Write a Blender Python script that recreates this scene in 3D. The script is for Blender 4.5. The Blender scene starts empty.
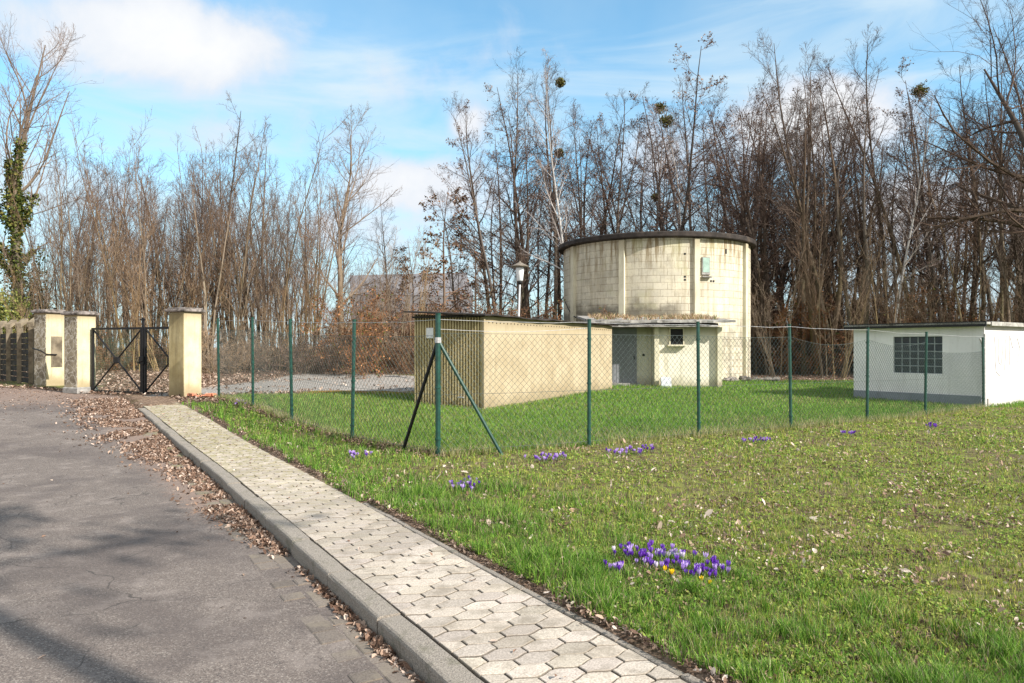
import bpy, math, random
import numpy as np
from mathutils import Vector, Matrix

R = math.radians
F = 740.0; HZ = 347.0; CH = 1.6          # focal length in pixels, horizon row, eye height
SUN = np.array([1.0, -0.62, 0.80])        # towards the sun

# ---------------------------------------------------------------- camera, sky, sun, exposure
sc = bpy.context.scene
col = sc.collection
cd = bpy.data.cameras.new('camera'); cam = bpy.data.objects.new('camera', cd); col.objects.link(cam)
cam.location = (0, 0, CH); cam.rotation_euler = (R(90), 0, 0)
cd.sensor_width = 36; cd.lens = F / 1024 * 36; cd.shift_y = 5.5 / 1024
cd.clip_start = 0.05; cd.clip_end = 3000
sc.camera = cam
sc.view_settings.view_transform = 'Standard'; sc.view_settings.look = 'None'
sc.view_settings.exposure = 0.72; sc.view_settings.gamma = 1.0
sc.view_settings.use_curve_mapping = False
sc.cycles.use_denoising = True; sc.cycles.denoising_prefilter = 'NONE'; sc.cycles.max_bounces = 6; sc.cycles.diffuse_bounces = 3; sc.cycles.transparent_max_bounces = 8

def nd(nt, t, **kw):
    n = nt.nodes.new(t)
    for k, v in kw.items():
        if k.startswith('i_'):
            n.inputs[int(k[2:]) if k[2:].isdigit() else k[2:].replace('_', ' ')].default_value = v
        else:
            setattr(n, k, v)
    return n
def lk(nt, a, b): nt.links.new(a, b)
def mth(nt, op, a, b=None, c=None, clamp=False):
    n = nt.nodes.new('ShaderNodeMath'); n.operation = op; n.use_clamp = clamp
    for i, v in enumerate((a, b, c)):
        if v is None: continue
        if isinstance(v, (int, float)): n.inputs[i].default_value = v
        else: lk(nt, v, n.inputs[i])
    return n.outputs[0]
def mixc(nt, f, a, b, mode='MIX'):
    n = nt.nodes.new('ShaderNodeMix'); n.data_type = 'RGBA'; n.blend_type = mode
    for i, v in ((0, f), (6, a), (7, b)):
        if isinstance(v, (int, float)): n.inputs[i].default_value = v
        elif isinstance(v, tuple): n.inputs[i].default_value = (*v[:3], 1)
        else: lk(nt, v, n.inputs[i])
    return n.outputs[2]
def smooth(nt, v, a, b):
    n = nt.nodes.new('ShaderNodeMapRange'); n.interpolation_type = 'SMOOTHSTEP'
    lk(nt, v, n.inputs[0]); n.inputs[1].default_value = a; n.inputs[2].default_value = b
    return n.outputs[0]

def make_world():
    w = bpy.data.worlds.new('World'); sc.world = w; w.use_nodes = True
    nt = w.node_tree; nt.nodes.clear()
    out = nd(nt, 'ShaderNodeOutputWorld'); bg = nd(nt, 'ShaderNodeBackground')
    sky = nd(nt, 'ShaderNodeTexSky'); sky.sky_type = 'NISHITA'; sky.sun_disc = False
    sky.sun_elevation = math.atan2(SUN[2], math.hypot(SUN[0], SUN[1]))
    sky.sun_rotation = math.atan2(SUN[0], SUN[1])
    sky.air_density = 1.0; sky.dust_density = 0.4; sky.ozone_density = 1.0
    tc = nd(nt, 'ShaderNodeTexCoord')
    nrm = nd(nt, 'ShaderNodeVectorMath', operation='NORMALIZE'); lk(nt, tc.outputs['Generated'], nrm.inputs[0])
    V = nrm.outputs[0]
    n1 = nd(nt, 'ShaderNodeTexNoise', i_Scale=7.0, i_Detail=9.0, i_Roughness=0.56, i_Distortion=0.25); lk(nt, V, n1.inputs['Vector'])
    n2 = nd(nt, 'ShaderNodeTexNoise', i_Scale=2.6, i_Detail=5.0, i_Roughness=0.5); lk(nt, V, n2.inputs['Vector'])
    # cumulus masses at chosen compass directions
    total = None
    for px, py, rx, ry, s in ((165, 40, 150, 55, .95), (30, 20, 110, 50, .62), (230, 45, 70, 30, .8), (300, 30, 90, 34, .45), (470, 120, 38, 30, .75), (330, 140, 80, 45, .5),
                              (420, 190, 120, 50, .75), (400, 225, 130, 40, .6), (60, 190, 130, 45, .5), (820, 120, 100, 55, 1.0),
                              (700, 160, 120, 50, .6), (960, 210, 130, 50, .9), (540, 130, 90, 40, .5), (420, 75, 110, 50, .55), (230, 130, 70, 40, .5), (610, 60, 90, 30, .35),
                              (-300, 100, 260, 120, .9), (1300, 120, 220, 90, .9)):
        d = np.array([(px - 512) / F, 1, (HZ - py) / F]); L = np.linalg.norm(d); d /= L
        sub = nd(nt, 'ShaderNodeVectorMath', operation='SUBTRACT'); lk(nt, V, sub.inputs[0]); sub.inputs[1].default_value = tuple(d)
        mul = nd(nt, 'ShaderNodeVectorMath', operation='MULTIPLY'); lk(nt, sub.outputs[0], mul.inputs[0])
        kx = F * L / rx; kz = F * L / ry
        mul.inputs[1].default_value = (kx, kx, kz)
        ln = nd(nt, 'ShaderNodeVectorMath', operation='LENGTH'); lk(nt, mul.outputs[0], ln.inputs[0])
        m = nd(nt, 'ShaderNodeMapRange'); m.interpolation_type = 'SMOOTHSTEP'; lk(nt, ln.outputs['Value'], m.inputs[0])
        m.inputs[1].default_value = 1.6; m.inputs[2].default_value = 0.0; m.inputs[3].default_value = 0; m.inputs[4].default_value = s
        total = m.outputs[0] if total is None else mth(nt, 'MAXIMUM', total, m.outputs[0])
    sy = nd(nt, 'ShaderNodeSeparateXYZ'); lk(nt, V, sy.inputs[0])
    total = mth(nt, 'MAXIMUM', total, mth(nt, 'MULTIPLY', smooth(nt, mth(nt, 'MULTIPLY', sy.outputs[1], -1.0), -.25, .25), .95))   # unseen cloud added behind the camera to whiten and brighten the ambient light
    dens = mth(nt, 'MULTIPLY_ADD', n1.outputs['Fac'], 1.5, mth(nt, 'MULTIPLY_ADD', total, 1.0, -1.05))
    mask = smooth(nt, dens, -0.02, 0.42)
    # thin high veil, stretched
    mp = nd(nt, 'ShaderNodeMapping'); lk(nt, V, mp.inputs[0]); mp.inputs['Rotation'].default_value = (0, R(18), 0)
    mp.inputs['Scale'].default_value = (2.0, 3.0, 11.0)
    n3 = nd(nt, 'ShaderNodeTexNoise', i_Scale=1.3, i_Detail=6.0, i_Roughness=0.55, i_Distortion=0.6); lk(nt, mp.outputs[0], n3.inputs['Vector'])
    veil = mth(nt, 'MULTIPLY', smooth(nt, n3.outputs['Fac'], 0.36, 0.72), 0.75)
    veil = mth(nt, 'ADD', veil, mth(nt, 'MULTIPLY', smooth(nt, n2.outputs['Fac'], 0.35, 0.65), 0.28))
    hs = mixc(nt, 1.0, sky.outputs[0], (0.86, 1.32, 1.34), 'MULTIPLY')
    sz = nd(nt, 'ShaderNodeSeparateXYZ'); lk(nt, V, sz.inputs[0])
    hs = mixc(nt, mth(nt, 'MULTIPLY', mth(nt, 'SUBTRACT', 1.0, smooth(nt, sz.outputs[2], -.05, .30)), .85), hs, (3.4, 4.1, 4.7))
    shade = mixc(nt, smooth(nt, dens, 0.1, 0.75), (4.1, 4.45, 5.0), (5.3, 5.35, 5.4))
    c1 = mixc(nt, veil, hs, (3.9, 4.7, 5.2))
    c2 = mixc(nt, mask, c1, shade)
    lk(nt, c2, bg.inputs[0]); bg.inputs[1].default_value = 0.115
    lk(nt, bg.outputs[0], out.inputs[0])
make_world()
sl = bpy.data.lights.new('sun', 'SUN'); sl.energy = 4.8; sl.angle = R(0.55); sl.color = (1.0, 0.94, 0.86)
so = bpy.data.objects.new('sun', sl); col.objects.link(so)
so.rotation_euler = Vector(-SUN).to_track_quat('-Z', 'Y').to_euler(); so.location = (20, -8, 25)

# ---------------------------------------------------------------- numeric helpers
def ss(a, b, x):
    t = np.clip((np.asarray(x, float) - a) / (b - a), 0, 1); return t * t * (3 - 2 * t)
def vnoise(x, y, s, seed=0):
    x = np.asarray(x, float) / s + seed * 17.3; y = np.asarray(y, float) / s + seed * 7.7
    xi = np.floor(x).astype(np.int64); yi = np.floor(y).astype(np.int64); fx = x - xi; fy = y - yi
    fx = fx * fx * (3 - 2 * fx); fy = fy * fy * (3 - 2 * fy)
    def h(a, b):
        n = (a * 374761393 + b * 668265263 + seed * 144269) & 0x7fffffff
        n = ((n ^ (n >> 13)) * 1274126177) & 0x7fffffff
        return ((n ^ (n >> 16)) & 0xffff) / 65535.0
    return (h(xi, yi) * (1 - fx) + h(xi + 1, yi) * fx) * (1 - fy) + (h(xi, yi + 1) * (1 - fx) + h(xi + 1, yi + 1) * fx) * fy
def fbm(x, y, s, seed=0, o=3):
    a = 0; w = 1; t = 0
    for i in range(o):
        a = a + w * vnoise(x, y, s / 2 ** i, seed + i); t += w; w *= .5
    return a / t

UX, UY = -0.5085, 0.8611      # walkway direction
VX, VY = 0.8611, 0.5085       # to the right of it
def bend(t): return -0.50 * ss(9.5, 25, t)
def to_ot(x, y):
    t = x * UX + y * UY; return x * VX + y * VY - bend(t), t
def from_ot(o, t):
    o = np.asarray(o, float) + bend(t); return o * VX + t * UX, o * VY + t * UY
OK_, OI, OG = 1.54, 1.69, 2.53   # kerb outer, kerb inner, walkway right edge
TEND = 18.9
def G(x, y):
    x = np.asarray(x, float); y = np.asarray(y, float)
    z = 0.27 * ss(10.5, 19, y) * ss(0, -6, x) + 0.09 * ss(-11.5, -15, x) * ss(15, 22, y)
    z = z - 0.11 * ss(3, 12, x) * ss(11, 20, y) * (1 - ss(27, 33, y)) + 0.05 * ss(20, 27, y) * ss(-6, 0, x)
    z = z + 0.25 * ss(60, 140, y)
    return z
def ygate(x): return 19.7 - (x + 8.7) * 0.46
def GL(x, y):
    """lawn surface with its small lumps"""
    return G(x, y) + 0.05 * (fbm(x, y, 0.9, 3) - .5) + 0.03 * (vnoise(x, y, 0.27, 9) - .5) + 0.01
def Groad(x, y):
    o, t = to_ot(x, y)
    return G(x, y) - 0.10 + 0.075 * ss(13, 19, t) + 0.02 * (fbm(x, y, 2.2, 21) - .5) - 0.015 * ss(-1, 1.4, o)
def P(px, d, z=0.0): return np.array([(px - 512) / F * d, d, z])
def gz(x, y): return float(G(x, y))

# ---------------------------------------------------------------- mesh helpers
def new_mesh(name, V, faces=None, loops=None, totals=None, smoothed=False):
    me = bpy.data.meshes.new(name); V = np.asarray(V, np.float32)
    if faces is not None:
        if isinstance(faces, np.ndarray):
            loops = faces.ravel(); totals = np.full(len(faces), faces.shape[1])
        else:
            totals = np.array([len(f) for f in faces]); loops = np.array([i for f in faces for i in f])
    loops = np.asarray(loops, np.int32); totals = np.asarray(totals, np.int32)
    me.vertices.add(len(V)); me.vertices.foreach_set('co', V.ravel())
    me.loops.add(len(loops)); me.loops.foreach_set('vertex_index', loops)
    me.polygons.add(len(totals))
    st = np.zeros(len(totals), np.int32); st[1:] = np.cumsum(totals)[:-1]
    me.polygons.foreach_set('loop_start', st)
    try: me.polygons.foreach_set('loop_total', totals)
    except Exception: pass
    me.polygons.foreach_set('use_smooth', np.full(len(totals), bool(smoothed)))
    me.update(calc_edges=True); me.validate()
    return me
def set_col(me, C, name='Col'):
    C = np.asarray(C, np.float32)
    if C.shape[1] == 3: C = np.hstack([C, np.ones((len(C), 1), np.float32)])
    a = me.color_attributes.new(name, 'FLOAT_COLOR', 'POINT'); a.data.foreach_set('color', C.ravel())
def obj(name, me, mat, parent=None, loc=(0, 0, 0), rz=0):
    o = bpy.data.objects.new(name, me); col.objects.link(o)
    if mat is not None:
        for m in (mat if isinstance(mat, (list, tuple)) else [mat]): me.materials.append(m)
    if parent is not None: o.parent = parent
    o.location = loc; o.rotation_euler[2] = rz
    return o
def tag(o, label=None, cat=None, group=None, kind=None):
    if label: o['label'] = label
    if cat: o['category'] = cat
    if group: o['group'] = group
    if kind: o['kind'] = kind
    return o
def empty(name, loc=(0, 0, 0), rz=0, **k):
    o = bpy.data.objects.new(name, None); col.objects.link(o); o.location = loc; o.rotation_euler[2] = rz
    o.empty_display_size = .2
    return tag(o, **k)
def copy_tree(o, parent=None):
    c = o.copy(); col.objects.link(c)
    if parent is not None: c.parent = parent
    for ch in list(o.children): copy_tree(ch, c)
    return c

class MB:
    """collects pieces into one mesh"""
    def __init__(s): s.v = []; s.f = []; s.uv = []
    def add(s, vs, fs):
        n = len(s.v); s.v += [tuple(v) for v in vs]; s.f += [tuple(i + n for i in f) for f in fs]
    def box(s, c, size, rz=0, bev=0.0, M=None):
        hx, hy, hz = [a / 2 for a in size]
        pts = [(x, y, z) for z in (-hz, hz) for x, y in ((-hx, -hy), (hx, -hy), (hx, hy), (-hx, hy))]
        fs = [(3, 2, 1, 0), (4, 5, 6, 7), (0, 1, 5, 4), (1, 2, 6, 5), (2, 3, 7, 6), (3, 0, 4, 7)]
        if bev > 0:
            b = bev; pts = []; 
            for z, i in ((-hz, b), (-hz + b, 0), (hz - b, 0), (hz, b)):
                for x, y in ((-1, -1), (1, -1), (1, 1), (-1, 1)):
                    X = x * hx; Y = y * hy
                    if i: pts += [(X - x * b, Y - y * b, z)]
                    else: pts += [(X, Y, z)]
            fs = [(3, 2, 1, 0), (12, 13, 14, 15)]
            for k in range(3):
                for j in range(4):
                    a = k * 4 + j; c2 = k * 4 + (j + 1) % 4; fs.append((a, c2, c2 + 4, a + 4))
        ca, sa = math.cos(rz), math.sin(rz)
        out = []
        for p in pts:
            q = (c[0] + p[0] * ca - p[1] * sa, c[1] + p[0] * sa + p[1] * ca, c[2] + p[2])
            if M is not None: q = tuple(M @ Vector(q))
            out.append(q)
        s.add(out, fs)
    def tube(s, pts, r, n=8, caps=True):
        pts = [Vector(p) for p in pts]
        rs = r if isinstance(r, (list, tuple)) else [r] * len(pts)
        vs = []; fs = []
        for i, p in enumerate(pts):
            t = (pts[min(i + 1, len(pts) - 1)] - pts[max(i - 1, 0)]).normalized()
            a = Vector((0, 0, 1)) if abs(t.z) < .9 else Vector((1, 0, 0))
            x = t.cross(a).normalized(); y = t.cross(x)
            for k in range(n):
                an = 2 * math.pi * k / n; vs.append(p + x * math.cos(an) * rs[i] + y * math.sin(an) * rs[i])
        for i in range(len(pts) - 1):
            for k in range(n):
                a = i * n + k; b = i * n + (k + 1) % n; fs.append((a, b, b + n, a + n))
        if caps: fs.append(tuple(range(n))[::-1]); fs.append(tuple(range((len(pts) - 1) * n, len(pts) * n)))
        s.add(vs, fs)
    def lathe(s, prof, c=(0, 0, 0), n=24, cap=True):
        vs = []; fs = []
        for r, z in prof:
            for k in range(n):
                a = 2 * math.pi * k / n; vs.append((c[0] + r * math.cos(a), c[1] + r * math.sin(a), c[2] + z))
        for i in range(len(prof) - 1):
            for k in range(n):
                a = i * n + k; b = i * n + (k + 1) % n; fs.append((a, b, b + n, a + n))
        if cap: fs.append(tuple(range(n))[::-1]); fs.append(tuple(range((len(prof) - 1) * n, len(prof) * n)))
        s.add(vs, fs)
    def mesh(s, name, smoothed=False): return new_mesh(name, s.v, s.f, smoothed=smoothed)
    def build(s, name, mat, parent=None, smoothed=False, **k): return obj(name, s.mesh(name, smoothed), mat, parent, **k)

# ---------------------------------------------------------------- materials
MATS = {}
def basemat(name):
    m = bpy.data.materials.new(name); m.use_nodes = True; nt = m.node_tree; nt.nodes.clear()
    o = nd(nt, 'ShaderNodeOutputMaterial'); b = nd(nt, 'ShaderNodeBsdfPrincipled'); lk(nt, b.outputs[0], o.inputs[0])
    MATS[name] = m
    return m, nt, b, o
def noise(nt, vec, scale, detail=4, rough=.55, dist=0.0):
    n = nd(nt, 'ShaderNodeTexNoise', i_Scale=float(scale), i_Detail=float(detail), i_Roughness=float(rough), i_Distortion=float(dist))
    if vec is not None: lk(nt, vec, n.inputs['Vector'])
    return n.outputs['Fac']
def objco(nt, scale=None):
    t = nd(nt, 'ShaderNodeTexCoord').outputs['Object']
    if scale:
        m = nd(nt, 'ShaderNodeMapping'); lk(nt, t, m.inputs[0]); m.inputs['Scale'].default_value = scale; return m.outputs[0]
    return t
def bump(nt, b, h, strength=.3, dist=.01, prev=None):
    n = nd(nt, 'ShaderNodeBump'); n.inputs['Strength'].default_value = strength; n.inputs['Distance'].default_value = dist
    lk(nt, h, n.inputs['Height']); lk(nt, n.outputs[0], b.inputs['Normal'])
def simple(name, c, rough=.7, var=.25, scale=6, metallic=0, c2=None, th=(.5, .75), bumps=.15, bscale=40, spec=.3):
    m, nt, b, o = basemat(name); co = objco(nt)
    n = noise(nt, co, scale, 6, .6)
    a = mixc(nt, smooth(nt, n, .3, .7), tuple(x * (1 - var) for x in c), tuple(min(1, x * (1 + var)) for x in c))
    if c2: a = mixc(nt, smooth(nt, noise(nt, co, scale * .6, 7, .65), *th), a, c2)
    lk(nt, a, b.inputs['Base Color']); b.inputs['Roughness'].default_value = rough; b.inputs['Metallic'].default_value = metallic
    b.inputs['Specular IOR Level'].default_value = spec
    bump(nt, b, noise(nt, co, bscale, 5, .6), bumps, .01)
    return m
def attrmat(name, rough=.75, trans=0.0, spec=.2, randv=0.0, gain=1.0):
    m, nt, b, o = basemat(name)
    at = nd(nt, 'ShaderNodeAttribute', attribute_name='Col'); c = at.outputs['Color']
    if randv:
        oi = nd(nt, 'ShaderNodeObjectInfo')
        f = nd(nt, 'ShaderNodeMapRange'); lk(nt, oi.outputs['Random'], f.inputs[0]); f.inputs[3].default_value = 1 - randv; f.inputs[4].default_value = 1 + randv
        hv = nd(nt, 'ShaderNodeHueSaturation'); lk(nt, f.outputs[0], hv.inputs['Value']); lk(nt, c, hv.inputs['Color'])
        sat = nd(nt, 'ShaderNodeMapRange'); r2 = mth(nt, 'FRACT', mth(nt, 'MULTIPLY', oi.outputs['Random'], 7.31)); lk(nt, r2, sat.inputs[0])
        sat.inputs[3].default_value = .75; sat.inputs[4].default_value = 1.25; lk(nt, sat.outputs[0], hv.inputs['Saturation'])
        c = hv.outputs[0]
    lk(nt, c, b.inputs['Base Color']); b.inputs['Roughness'].default_value = rough; b.inputs['Specular IOR Level'].default_value = spec
    if trans:
        tr = nd(nt, 'ShaderNodeBsdfTranslucent'); lk(nt, c, tr.inputs[0])
        mx = nd(nt, 'ShaderNodeMixShader', i_0=trans); lk(nt, b.outputs[0], mx.inputs[1]); lk(nt, tr.outputs[0], mx.inputs[2]); lk(nt, mx.outputs[0], o.inputs[0])
    return m

M_grass = attrmat('grass_blades', .55, .35, .3)
M_leaf = attrmat('dead_leaves', .8, .15, .15)
M_bark = attrmat('bark', .85, 0, .15, .28)
M_petal = attrmat('petals', .6, .4, .2)
M_post = simple('green_coated_steel', (.012, .06, .045), .38, .25, 12, 0, (.05, .09, .07), (.6, .8), .1, 60, .5)
M_wire = simple('fence_wire', (.12, .145, .135), .5, .3, 30, .3, None, spec=.4)
M_galv = simple('galvanised_wire', (.5, .5, .5), .45, .2, 20, .5)
M_black = simple('black_iron', (.012, .012, .013), .5, .3, 20, 0, (.06, .035, .02), (.62, .8), .2, 60)
M_tar = simple('roofing_felt', (.035, .028, .024), .85, .4, 3, 0, (.10, .075, .05), (.55, .75), .4, 30)
M_grey_door = simple('grey_sheet_door', (.24, .245, .265), .5, .12, 5, 0, (.25, .26, .29), (.6, .7), .1, 30)
M_slab = simple('weathered_slab', (.30, .29, .27), .85, .35, 3, 0, (.06, .05, .045), (.5, .68), .4, 25)
M_dark = simple('dark_opening', (.012, .012, .012), .6, .2, 5)
M_whiteplate = simple('white_plate', (.72, .73, .75), .4, .05, 10)
M_brick = simple('orange_brick', (.48, .2, .12), .85, .3, 14, 0, (.5, .42, .36), (.6, .8), .4, 60)
M_boards = simple('dark_boards', (.03, .026, .022), .85, .5, 5, 0, (.09, .075, .05), (.5, .7), .4, 30)
M_concpost = simple('mossy_concrete', (.20, .165, .115), .9, .3, 4, 0, (.10, .08, .055), (.45, .65), .4, 40)
M_capstone = simple('cap_concrete', (.24, .21, .19), .9, .4, 10, 0, (.08, .07, .06), (.45, .65), .5, 40)
M_fibre = simple('roof_sheet_grey', (.36, .35, .32), .85, .25, 5, 0, (.12, .11, .09), (.5, .7), .3, 30)
M_lampcap = simple('lamp_cap', (.20, .17, .13), .5, .3, 20)
M_lampglass = simple('opal_lamp_shade', (.82, .84, .86), .25, .03, 10, bumps=.02)
M_lamppole = simple('lamp_pole_paint', (.62, .64, .66), .5, .15, 10)
M_rubble = simple('broken_concrete', (.22, .20, .18), .9, .5, 8, 0, (.07, .06, .05), (.5, .7), .5, 30)
M_straw = attrmat('straw_debris', .85, .1, .1)

def mat_ground():
    m, nt, b, o = basemat('ground_surface'); co = nd(nt, 'ShaderNodeTexCoord').outputs['Object']
    at = nd(nt, 'ShaderNodeAttribute', attribute_name='Col'); sp = nd(nt, 'ShaderNodeSeparateColor'); lk(nt, at.outputs['Color'], sp.inputs[0])
    fine = noise(nt, co, 38, 6, .7); med = noise(nt, co, 6, 6, .6); big = noise(nt, co, 1.1, 5, .6)
    v = nd(nt, 'ShaderNodeTexVoronoi', i_Scale=22.0); lk(nt, co, v.inputs['Vector'])
    vs = nd(nt, 'ShaderNodeSeparateColor'); lk(nt, v.outputs['Color'], vs.inputs[0])
    litter = mixc(nt, smooth(nt, fine, .35, .68), (.075, .048, .032), (.27, .19, .135))
    litter = mixc(nt, mth(nt, 'MULTIPLY', smooth(nt, vs.outputs[0], .45, .9), .7), litter, (.36, .26, .19))
    litter = mixc(nt, mth(nt, 'MULTIPLY', smooth(nt, big, .5, .68), .4), litter, (.09, .10, .03))
    soil = mixc(nt, smooth(nt, fine, .35, .65), (.04, .03, .018), (.19, .15, .085))
    lawn = mixc(nt, smooth(nt, med, .42, .62), soil, (.19, .21, .055))
    lush = mixc(nt, smooth(nt, med, .3, .65), (.06, .10, .02), (.10, .17, .03))
    grav = mixc(nt, smooth(nt, fine, .3, .7), (.17, .155, .14), (.46, .43, .39))
    grav = mixc(nt, mth(nt, 'MULTIPLY', smooth(nt, med, .52, .68), .75), grav, (.2, .14, .09))
    wob = mth(nt, 'MULTIPLY', mth(nt, 'SUBTRACT', med, .5), 1.1)
    def sel(ch): return smooth(nt, mth(nt, 'ADD', sp.outputs[ch], wob), .42, .58)
    c = mixc(nt, sel(2), litter, grav); c = mixc(nt, sel(0), c, lawn); c = mixc(nt, sel(1), c, lush)
    at2 = nd(nt, 'ShaderNodeAttribute', attribute_name='Rust'); sp2 = nd(nt, 'ShaderNodeSeparateColor'); lk(nt, at2.outputs['Color'], sp2.inputs[0])
    c = mixc(nt, smooth(nt, mth(nt, 'ADD', sp2.outputs[0], wob), .35, .6), c, mixc(nt, fine, (.16, .075, .015), (.30, .17, .03)))
    lk(nt, c, b.inputs['Base Color']); b.inputs['Roughness'].default_value = .95; b.inputs['Specular IOR Level'].default_value = .1
    bump(nt, b, fine, .7, .03)
    return m
def mat_road():
    m, nt, b, o = basemat('worn_asphalt'); co = nd(nt, 'ShaderNodeTexCoord').outputs['Object']
    at = nd(nt, 'ShaderNodeAttribute', attribute_name='Col'); sp = nd(nt, 'ShaderNodeSeparateColor'); lk(nt, at.outputs['Color'], sp.inputs[0])
    v = nd(nt, 'ShaderNodeTexVoronoi', i_Scale=120.0); lk(nt, co, v.inputs['Vector'])
    vs = nd(nt, 'ShaderNodeSeparateColor'); lk(nt, v.outputs['Color'], vs.inputs[0])
    f = noise(nt, co, 160, 4, .7); med = noise(nt, co, 3.2, 8, .7); big = noise(nt, co, .55, 6, .6, .4)
    base = mixc(nt, smooth(nt, f, .3, .7), (.092, .075, .066), (.225, .187, .162))
    base = mixc(nt, mth(nt, 'MULTIPLY', smooth(nt, vs.outputs[0], .70, .97), .45), base, (.42, .37, .32))
    base = mixc(nt, mth(nt, 'MULTIPLY', smooth(nt, vs.outputs[1], .78, .98), .6), base, (.05, .045, .045))
    base = mixc(nt, mth(nt, 'MULTIPLY', smooth(nt, med, .50, .66), .42), base, (.31, .265, .235))
    base = mixc(nt, mth(nt, 'MULTIPLY', smooth(nt, big, .46, .60), .5), base, (.085, .070, .066))
    # hairline cracks
    w = nd(nt, 'ShaderNodeTexVoronoi', i_Scale=.9); w.feature = 'DISTANCE_TO_EDGE'
    dn = nd(nt, 'ShaderNodeTexNoise', i_Scale=3.0, i_Detail=6.0); lk(nt, co, dn.inputs['Vector'])
    mxv = nd(nt, 'ShaderNodeMix', data_type='VECTOR'); mxv.inputs[0].default_value = .18; lk(nt, co, mxv.inputs[4]); lk(nt, dn.outputs['Color'], mxv.inputs[5]); lk(nt, mxv.outputs[1], w.inputs['Vector'])
    crack = mth(nt, 'MULTIPLY', mth(nt, 'SUBTRACT', 1.0, smooth(nt, w.outputs['Distance'], .0, .007)), smooth(nt, med, .42, .6))
    base = mixc(nt, mth(nt, 'MULTIPLY', crack, .7), base, (.03, .028, .026))
    n2 = noise(nt, co, 14, 6, .7)
    leafc = mixc(nt, f, (.16, .105, .08), (.34, .25, .20))
    cov = smooth(nt, mth(nt, 'ADD', mth(nt, 'MULTIPLY', sp.outputs[0], .9), mth(nt, 'MULTIPLY', mth(nt, 'SUBTRACT', n2, .5), 1.3)), .35, .75)
    base = mixc(nt, mth(nt, 'MULTIPLY', cov, .8), base, leafc)
    lk(nt, base, b.inputs['Base Color']); b.inputs['Roughness'].default_value = .9; b.inputs['Specular IOR Level'].default_value = .25
    hh = mth(nt, 'ADD', vs.outputs[2], mth(nt, 'MULTIPLY', med, 2.0))
    bump(nt, b, hh, .5, .006)
    return m
def mat_paver():
    m, nt, b, o = basemat('concrete_pavers'); co = nd(nt, 'ShaderNodeTexCoord').outputs['Object']
    at = nd(nt, 'ShaderNodeAttribute', attribute_name='Col')
    f = noise(nt, co, 90, 5, .7); med = noise(nt, co, 5, 7, .65)
    c = mixc(nt, 1.0, at.outputs['Color'], mixc(nt, smooth(nt, f, .3, .7), (.62, .61, .60), (1.16, 1.16, 1.16)), 'MULTIPLY')
    c = mixc(nt, mth(nt, 'MULTIPLY', smooth(nt, med, .47, .66), .62), c, (.23, .195, .15))
    sp = nd(nt, 'ShaderNodeSeparateXYZ'); lk(nt, co, sp.inputs[0])
    far = mth(nt, 'MULTIPLY', smooth(nt, sp.outputs[1], 5.5, 12), smooth(nt, noise(nt, co, 9, 6, .7), .42, .58))
    c = mixc(nt, mth(nt, 'MULTIPLY', far, .75), c, (.27, .24, .11))
    lk(nt, c, b.inputs['Base Color']); b.inputs['Roughness'].default_value = .85; b.inputs['Specular IOR Level'].default_value = .2
    bump(nt, b, f, .35, .006)
    return m
def mat_kerb():
    m, nt, b, o = basemat('kerb_concrete'); co = nd(nt, 'ShaderNodeTexCoord').outputs['Object']
    f = noise(nt, co, 120, 4, .7); med = noise(nt, co, 7, 7, .65)
    c = mixc(nt, smooth(nt, f, .3, .7), (.14, .12, .10), (.38, .335, .28))
    c = mixc(nt, mth(nt, 'MULTIPLY', smooth(nt, med, .5, .7), .6), c, (.11, .105, .06))
    lk(nt, c, b.inputs['Base Color']); b.inputs['Roughness'].default_value = .9
    bump(nt, b, f, .6, .01)
    return m
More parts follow.
